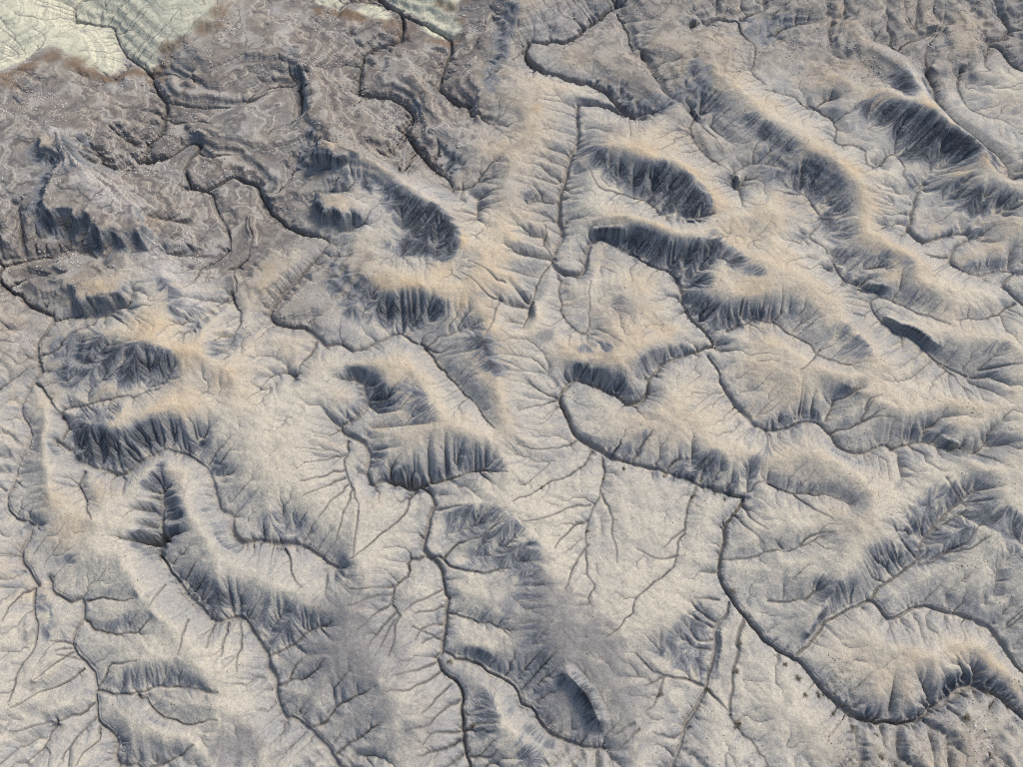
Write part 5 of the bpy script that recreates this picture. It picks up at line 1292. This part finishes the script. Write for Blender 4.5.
def soil_material():
    k = NT('badland_soil')
    geo = k.n('ShaderNodeNewGeometry')
    pos = geo.outputs['Position']
    at = []
    for nm in ('soil_a', 'soil_b', 'soil_c', 'soil_d'):
        a = k.n('ShaderNodeAttribute'); a.attribute_name = nm
        s = k.n('ShaderNodeSeparateColor'); k.t.links.new(a.outputs['Color'], s.inputs[0])
        at += [s.outputs[0], s.outputs[1], s.outputs[2], a.outputs['Alpha']]
    clay, tan, grey, scree, alk, brown, bed, flow, rib, slope, pale, rel, wash = at[:13]
    sep = k.n('ShaderNodeSeparateXYZ'); k.t.links.new(pos, sep.inputs[0])
    zz = sep.outputs[2]
    n_big = k.noise(pos, 0.07, 4)
    n_mid = k.noise(pos, 0.45, 5, 0.6)
    n_fine = k.noise(pos, 2.2, 6, 0.75)
    n_grain = k.noise(pos, 5.5, 3, 0.75)
    # wash-covered crests: pale beige silt
    col = k.mix(k.ramp(n_big, 0.35, 0.65), COL['silt'], COL['silt2'])
    col = k.mix(k.math('MULTIPLY', k.ramp(n_mid, 0.5, 0.75), 0.4), col, COL['silt_grey'])
    tf = k.math('MULTIPLY', tan, k.math('ADD', 0.5, k.math('MULTIPLY', n_mid, 0.9)), clamp=True)
    col = k.mix(tf, col, k.mix(k.ramp(n_fine, 0.35, 0.65), COL['tan'], COL['tan2']))
    gf = k.math('ADD', grey, k.math('ADD', k.math('MULTIPLY', k.math('SUBTRACT', n_mid, 0.5), 0.8), k.math('MULTIPLY', k.math('SUBTRACT', rib, 0.5), 0.5)))
    gf = k.math('MULTIPLY', k.ramp(gf, 0.05, 0.85), k.ramp(grey, 0.0, 0.5))
    col = k.mix(gf, col, COL['greyclay'])
    low_grey = k.math('MULTIPLY', wash, k.math('ADD', 0.15, k.math('MULTIPLY', k.ramp(k.math('ADD', k.math('MULTIPLY', n_mid, 0.5), k.math('MULTIPLY', rib, 0.5)), 0.3, 0.7), 0.75)))
    col = k.mix(low_grey, col, COL['wash'])  # greyer the lower the ground lies against its surroundings
    slope_shade = k.math('MULTIPLY', k.ramp(slope, 0.10, 0.45), k.math('ADD', 0.35, k.math('MULTIPLY', n_mid, 0.7)))
    col = k.mix(slope_shade, col, COL['thin'])  # steep flanks greyed: soft shade of the ridge sides put into the colour
    # stony upper benches
    sc_a = k.mix(k.ramp(k.math('ADD', k.math('MULTIPLY', n_mid, 0.6), k.math('MULTIPLY', n_fine, 0.4)), 0.38, 0.6), COL['scree'], COL['scree2'])
    sc_a = k.mix(k.math('MULTIPLY', k.ramp(n_big, 0.5, 0.62), 0.6), sc_a, COL['scree_grey'])
    sc_a = k.mix(k.math('MULTIPLY', tf, 0.7), sc_a, COL['tan2'])
    pebb = k.math('MULTIPLY', k.ramp(n_grain, 0.58, 0.7), k.ramp(n_mid, 0.45, 0.6))
    sc_a = k.mix(k.math('MULTIPLY', pebb, 0.55), sc_a, COL['pebble'])
    col = k.mix(k.math('MULTIPLY', scree, 0.9), col, sc_a)
    col = k.mix(k.math('MULTIPLY', pale, k.math('ADD', 0.4, k.math('MULTIPLY', n_fine, 0.7))), col, COL['pale'])
    # bedding lines where layers crop out
    zw = k.math('ADD', zz, k.math('ADD', k.math('MULTIPLY', n_big, 1.2), k.math('MULTIPLY', n_mid, 0.10)))
    wv = k.math('SINE', k.math('MULTIPLY', zw, 11.0))
    wv2 = k.math('SINE', k.math('MULTIPLY', zw, 27.0))
    band = k.math('MULTIPLY', k.math('ADD', wv, wv2), 0.5)
    bandf = k.math('MULTIPLY', k.ramp(band, 0.1, 0.9), k.math('MULTIPLY', k.math('ADD', scree, k.math('MULTIPLY', clay, 0.25)), 0.5))
    col = k.mix(bandf, col, COL['pebble'])
    bandd = k.math('MULTIPLY', k.ramp(band, -0.1, -0.9), k.math('MULTIPLY', scree, 0.75))
    col = k.mix(bandd, col, COL['scree2'])
    # alkali and rusty rims
    al = k.mix(k.ramp(band, -0.6, 0.8), COL['alkali'], COL['alkali2'])
    col = k.mix(k.ramp(k.math('ADD', alk, k.math('MULTIPLY', k.math('SUBTRACT', n_fine, 0.5), 0.5)), 0.3, 0.7), col, al)
    bf = k.math('ADD', brown, k.math('MULTIPLY', k.math('SUBTRACT', n_fine, 0.5), 1.3))
    bf = k.math('MULTIPLY', k.ramp(bf, 0.2, 0.9), k.ramp(brown, 0.02, 0.3))
    col = k.mix(k.math('MULTIPLY', bf, 0.85), col, COL['rust'])
    # bare shale: pale blue where thinly dusted, dark where fresh
    ribs = k.math('SUBTRACT', rib, 0.5)
    cf = k.math('ADD', clay, k.math('MULTIPLY', ribs, 1.3))
    cf = k.math('ADD', cf, k.math('MULTIPLY', k.math('SUBTRACT', n_mid, 0.5), 0.7))
    cf = k.math('ADD', cf, k.math('MULTIPLY', k.math('SUBTRACT', n_fine, 0.5), 0.35))
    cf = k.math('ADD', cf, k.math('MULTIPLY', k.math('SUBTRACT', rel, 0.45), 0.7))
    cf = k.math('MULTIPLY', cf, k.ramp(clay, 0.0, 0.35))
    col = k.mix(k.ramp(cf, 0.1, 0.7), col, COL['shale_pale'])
    col = k.mix(k.ramp(cf, 0.5, 1.2), col, COL['shale'])
    # rills washed down to the shale, darkened too for the shade in their cuts
    rl = k.math('MULTIPLY', k.ramp(flow, 0.0, 0.8), k.math('ADD', 0.35, k.math('MULTIPLY', n_mid, 0.7)))
    col = k.mix(rl, col, COL['bed'])
    rs = k.math('MULTIPLY', k.ramp(rib, 0.6, 0.95), k.math('MULTIPLY', k.ramp(slope, 0.03, 0.25), 0.65))
    col = k.mix(rs, col, COL['shale_pale'])
    # damp silt along the beds, plus painted shade of the cut channels
    col = k.mix(k.math('MULTIPLY', bed, k.math('ADD', 0.5, k.math('MULTIPLY', n_fine, 0.6))), col, COL['bed'])
    # grain
    g = k.math('ADD', 0.6, k.math('MULTIPLY', n_grain, 0.8))
    g2 = k.math('MULTIPLY', g, k.math('ADD', 0.45, k.math('MULTIPLY', n_fine, 1.1)))
    cmb = k.n('ShaderNodeCombineColor')
    for i in range(3): k.t.links.new(g2, cmb.inputs[i])
    col = k.mix(1.0, col, cmb.outputs[0], 'MULTIPLY')
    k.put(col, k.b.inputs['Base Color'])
    k.b.inputs['Roughness'].default_value = 0.95
    bmp = k.n('ShaderNodeBump')
    bmp.inputs['Strength'].default_value = 0.85
    bmp.inputs['Distance'].default_value = 0.12
    hh = k.math('ADD', k.math('MULTIPLY', n_fine, 1.0), k.math('MULTIPLY', n_grain, 0.45))
    k.t.links.new(hh, bmp.inputs['Height'])
    k.t.links.new(bmp.outputs[0], k.b.inputs['Normal'])
    return k.m


COL = dict(pale=(0.33, 0.315, 0.30), wash=(0.235, 0.232, 0.225), thin=(0.225, 0.222, 0.215), silt=(0.39, 0.357, 0.285), silt2=(0.345, 0.32, 0.265), silt_grey=(0.26, 0.247, 0.22),  # wash: low-ground grey; thin: shade tone painted on steep flanks
           tan=(0.42, 0.33, 0.215), tan2=(0.34, 0.265, 0.175), greyclay=(0.18, 0.172, 0.163), scree=(0.225, 0.197, 0.165), scree2=(0.10, 0.09, 0.085),
           scree_grey=(0.19, 0.185, 0.175), pebble=(0.37, 0.345, 0.30), alkali=(0.44, 0.425, 0.32), alkali2=(0.32, 0.315, 0.245), rust=(0.13, 0.088, 0.055),
           shale_pale=(0.165, 0.172, 0.178), shale=(0.042, 0.046, 0.054), bed=(0.12, 0.112, 0.105))
SOIL = soil_material()

# ================================================================ the ground as pieces of one survey
lab = np.zeros((NR - 1, NC - 1), np.int32)
defs = [dict(name='terrain', label='pale eroded badland ground between the hills and stream beds')]
for nm, lb, poly in D['hills']:
    q = inside(poly, WX, WY)
    if q is None: continue
    s, I = q
    defs.append(dict(name=nm, label=lb))
    sub = lab[s]; I = I[:sub.shape[0], :sub.shape[1]]
    sub[I] = len(defs) - 1
am = alk_m[:-1, :-1] > 0.5
ALK_L = ['greenish white alkali flat filling the upper left corner', 'small pale alkali flat at the top, left of centre']
for i, half in enumerate((X[:-1, :-1] < -35, X[:-1, :-1] >= -35)):
    defs.append(dict(name='alkali_flat', label=ALK_L[i]))
    lab[am & half] = len(defs) - 1
own = R['own']
for i, lb in enumerate(D['bed_labels']):
    defs.append(dict(name='stream_bed', label=lb))
    M = (R['Dt'] < R['Wt'] * 0.6) & (own == i)
    lab[M[:-1, :-1]] = len(defs) - 1

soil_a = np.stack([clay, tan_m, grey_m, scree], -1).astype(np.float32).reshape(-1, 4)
soil_d = np.stack([low_m, low_m, low_m, low_m * 0 + 1], -1).astype(np.float32).reshape(-1, 4)
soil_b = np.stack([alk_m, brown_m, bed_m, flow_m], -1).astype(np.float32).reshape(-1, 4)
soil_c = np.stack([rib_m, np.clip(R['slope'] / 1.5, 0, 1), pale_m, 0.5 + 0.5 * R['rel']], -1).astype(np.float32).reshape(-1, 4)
co = np.stack([X, Y, Z], -1).astype(np.float32).reshape(-1, 3)
nv = nrm.astype(np.float32).reshape(-1, 3)
base = (np.arange(NR - 1)[:, None] * NC + np.arange(NC - 1)[None, :])
quads = np.stack([base, base + 1, base + NC + 1, base + NC], -1).reshape(-1, 4).astype(np.int64)
labf = lab.ravel()


def sheet(name, q, co, nv, sa, sb, sc, sd):
    used, inv = np.unique(q.ravel(), return_inverse=True)
    me = bpy.data.meshes.new(name)
    me.vertices.add(len(used))
    me.vertices.foreach_set('co', np.ascontiguousarray(co[used]).ravel())
    me.loops.add(q.size)
    me.loops.foreach_set('vertex_index', inv.astype(np.int32).ravel())
    me.polygons.add(len(q))
    me.polygons.foreach_set('loop_start', np.arange(0, q.size, 4, dtype=np.int32))
    me.polygons.foreach_set('use_smooth', np.ones(len(q), bool))
    for nm, A in (('soil_a', sa), ('soil_b', sb), ('soil_c', sc), ('soil_d', sd)):
        at = me.attributes.new(nm, 'FLOAT_COLOR', 'POINT')
        at.data.foreach_set('color', np.ascontiguousarray(A[used]).ravel())
    me.update(calc_edges=True)
    me.normals_split_custom_set_from_vertices(nv[used])
    me.materials.append(SOIL)
    ob = bpy.data.objects.new(name, me)
    C.objects.link(ob)
    return ob


for i, d in enumerate(defs):
    M = labf == i
    if M.sum() < 20: continue
    ob = sheet(d['name'], quads[M], co, nv, soil_a, soil_b, soil_c, soil_d)
    ob['label'] = d['label']
    ob['kind'] = 'structure'
    ob['category'] = {'terrain': 'ground', 'hill': 'hill', 'butte': 'hill', 'mound': 'hill', 'alkali_flat': 'flat', 'stream_bed': 'stream bed'}[d['name']]

# the badlands go on beyond the surveyed strip
edge = np.concatenate([base[0, :], base[:, -1] + 1, (base[-1, ::-1] + NC + 1), base[::-1, 0] + NC])
edge = np.array(list(dict.fromkeys(edge.tolist())))[::2]
E = co[edge]; cen = np.array([0, 66.0])
rings = [E.copy()]
for sc in (1.02, 1.06, 1.13, 1.25, 1.45, 1.8, 2.4, 3.6, 6, 12, 24):
    P_ = E.copy(); P_[:, :2] = cen + (E[:, :2] - cen) * sc
    hgt = 2.3 + 3.2 * fbm(26, 4, 600, P_[:, 0], P_[:, 1])
    t = min(1, (sc - 1) / 0.25)
    P_[:, 2] = E[:, 2] * (1 - t) + hgt * t
    rings.append(P_)
V = np.concatenate(rings).astype(np.float32); ne = len(E); Q = []
for r_ in range(len(rings) - 1):
    a = np.arange(ne) + r_ * ne; b = np.roll(np.arange(ne), -1) + r_ * ne
    Q.append(np.stack([b, a, a + ne, b + ne], -1))
Q = np.concatenate(Q)
n0 = np.zeros((len(V), 3), np.float32); n0[:, 2] = 1
sa = np.zeros((len(V), 4), np.float32); sb = sa.copy(); sc_ = sa.copy(); sc_[:, 0] = 0.5; sc_[:, 3] = 0.5
ob = sheet('ground', Q, V, n0, sa, sb, sc_, sc_)
ob['label'] = 'outlying badland ground around the surveyed hills'
ob['kind'] = 'structure'; ob['category'] = 'ground'


# ================================================================ loose stones, scrub
rng = np.random.RandomState(4)
random.seed(4)


def plain(name, cols, rough=0.9, scale=6.0):
    k = NT(name)
    geo = k.n('ShaderNodeNewGeometry')
    rnd = geo.outputs['Random Per Island']
    nz = k.noise(geo.outputs['Position'], scale, 3)
    c = k.mix(rnd, cols[0], cols[1])
    c = k.mix(k.math('MULTIPLY', nz, 0.5), c, cols[2])
    k.put(c, k.b.inputs['Base Color'])
    k.b.inputs['Roughness'].default_value = rough
    return k.m


STONE = plain('stone', ((0.50, 0.47, 0.42), (0.30, 0.27, 0.24), (0.20, 0.18, 0.17)))
LEAF = plain('scrub_leaf', ((0.15, 0.14, 0.085), (0.20, 0.175, 0.12), (0.10, 0.09, 0.06)))
TWIG = plain('scrub_twig', ((0.14, 0.10, 0.07), (0.10, 0.075, 0.05), (0.06, 0.05, 0.04)))


def ground_z(x, y):
    return sample(Z, x, y)


def scatter(weight, n, seed):
    r = np.random.RandomState(seed)
    w = (weight * HC * HC).ravel().astype(np.float64)
    pick = np.searchsorted(np.cumsum(w) / w.sum(), r.rand(n))
    pick = np.clip(pick, 0, NR * NC - 1)
    h = HC.ravel()[pick]
    x = X.ravel()[pick] + (r.rand(n) - 0.5) * h; y = Y.ravel()[pick] + (r.rand(n) - 0.5) * h
    return x, y, ground_z(x, y)


def lumps(name, x, y, z, size, flat, mat, seed):
    """many small angular lumps as one mesh"""
    r = np.random.RandomState(seed); n = len(x)
    ov = np.array([[1, 0, 0], [.3, .95, 0], [-.8, .6, 0], [-.8, -.6, 0], [.3, -.95, 0], [.15, .1, .9], [0, 0, -.5]], np.float32)
    of = np.array([[0, 1, 5], [1, 2, 5], [2, 3, 5], [3, 4, 5], [4, 0, 5], [1, 0, 6], [2, 1, 6], [3, 2, 6], [4, 3, 6], [0, 4, 6]])
    a = r.rand(n) * 6.283; ca, sa = np.cos(a)[:, None], np.sin(a)[:, None]
    v = ov[None] * (0.7 + 0.6 * r.rand(n, 7, 1)) * size[:, None, None]
    v[:, :, 2] *= flat
    vx = v[:, :, 0] * ca - v[:, :, 1] * sa + x[:, None]; vy = v[:, :, 0] * sa + v[:, :, 1] * ca + y[:, None]
    vz = v[:, :, 2] + z[:, None] + size[:, None] * 0.15
    V = np.stack([vx, vy, vz], -1).reshape(-1, 3)
    F = (of[None] + (np.arange(n) * 7)[:, None, None]).reshape(-1, 3)
    me = bpy.data.meshes.new(name)
    me.from_pydata(V.tolist(), [], F.tolist())
    me.materials.append(mat)
    ob = bpy.data.objects.new(name, me); C.objects.link(ob)
    return ob


inview = (np.abs(X) < (S0 + SK * Y) * 0.96).astype(np.float32)
clump = np.clip(fbm(2.0, 3, 900) * 2.2, 0, 1) * np.clip(fbm(9, 2, 930) * 1.5 + 0.5, 0, 1)
wst = inview * (scree * (1 - alk_m) * (1 - 0.8 * pale_m)) * (0.04 + clump) * np.clip(1.2 - clay * 2, 0, 1)
x, y, z = scatter(wst ** 1.5, 11000, 5)
sz = 0.05 + 0.16 * rng.rand(len(x)) ** 3
ob = lumps('stone_rubble', x, y, z, sz, 0.7, STONE, 6)
ob['kind'] = 'stuff'; ob['label'] = 'pale pebbles and broken stones strewn over the brown upper benches'; ob['category'] = 'rubble'
low = np.exp(-np.clip(R['base'], 0, 9) / 0.9)
wsc = inview * (1 - scree) * np.clip(1 - clay * 3, 0, 1) * (1 - bed_m) * (np.clip(fbm(5, 3, 950) * 1.8, 0, 1)) * (0.15 + low) * (0.12 + sstep(20, 60, X) * sstep(60, 20, Y))
x, y, z = scatter(wsc, 4000, 8)
sz = 0.03 + 0.07 * rng.rand(len(x)) ** 2
ob = lumps('low_scrub', x, y, z, sz, 0.8, LEAF, 9)
ob['kind'] = 'stuff'; ob['label'] = 'sparse low scrub dotting the pale terraces'; ob['category'] = 'scrub'


def bush(seed):
    r = random.Random(seed)
    lv, lf, tv, tf = [], [], [], []
    for i in range(16):
        a = r.random() * 6.283; e = 0.25 + 1.1 * r.random(); L = 0.55 + 0.5 * r.random()
        d = Vector((math.cos(a) * math.cos(e), math.sin(a) * math.cos(e), math.sin(e)))
        s = d.cross(Vector((0, 0, 1))).normalized(); u = s.cross(d)
        b = len(tv)
        for q in range(3):
            w = s * math.cos(q * 2.094) + u * math.sin(q * 2.094)
            tv.append(tuple(w * 0.035)); tv.append(tuple(d * L * 0.85 + w * 0.012))
        for q in range(3):
            n = (q + 1) % 3
            tf.append((b + 2 * q, b + 2 * n, b + 2 * n + 1, b + 2 * q + 1))
        for m in range(16):
            p = d * L * (0.35 + 0.65 * r.random()) + Vector((r.gauss(0, .12), r.gauss(0, .12), r.gauss(0, .07)))
            p.z = max(p.z, 0.04)
            t1 = Vector((r.gauss(0, 1), r.gauss(0, 1), r.gauss(0, .6))).normalized(); t2 = t1.cross(Vector((r.gauss(0, 1), r.gauss(0, 1), r.gauss(0, 1)))).normalized()
            g = 0.05 + 0.06 * r.random(); b2 = len(lv)
            lv += [tuple(p - t1 * g), tuple(p + t2 * g * 0.45), tuple(p + t1 * g), tuple(p - t2 * g * 0.45)]
            lf.append((b2, b2 + 1, b2 + 2, b2 + 3))
    out = []
    for nm, v, f, m in (('foliage', lv, lf, LEAF), ('stem', tv, tf, TWIG)):
        me = bpy.data.meshes.new(nm); me.from_pydata(v, [], f); me.materials.append(m); out.append(me)
    return out


BUSH = [bush(i) for i in range(4)]
for i, (sx, sy, ss, lb, gp) in enumerate(D['shrub']):
    e = bpy.data.objects.new('shrub', None)
    C.objects.link(e)
    e.location = (sx, sy, float(ground_z(np.array([sx]), np.array([sy]))[0]) - 0.02)
    e.rotation_euler = (0, 0, i * 1.7); e.scale = (ss * 1.3, ss * 1.3, ss)
    e['label'] = lb; e['category'] = 'shrub'; e['group'] = gp
    for me in BUSH[i % 4]:
        p = bpy.data.objects.new(me.name, me); C.objects.link(p); p.parent = e
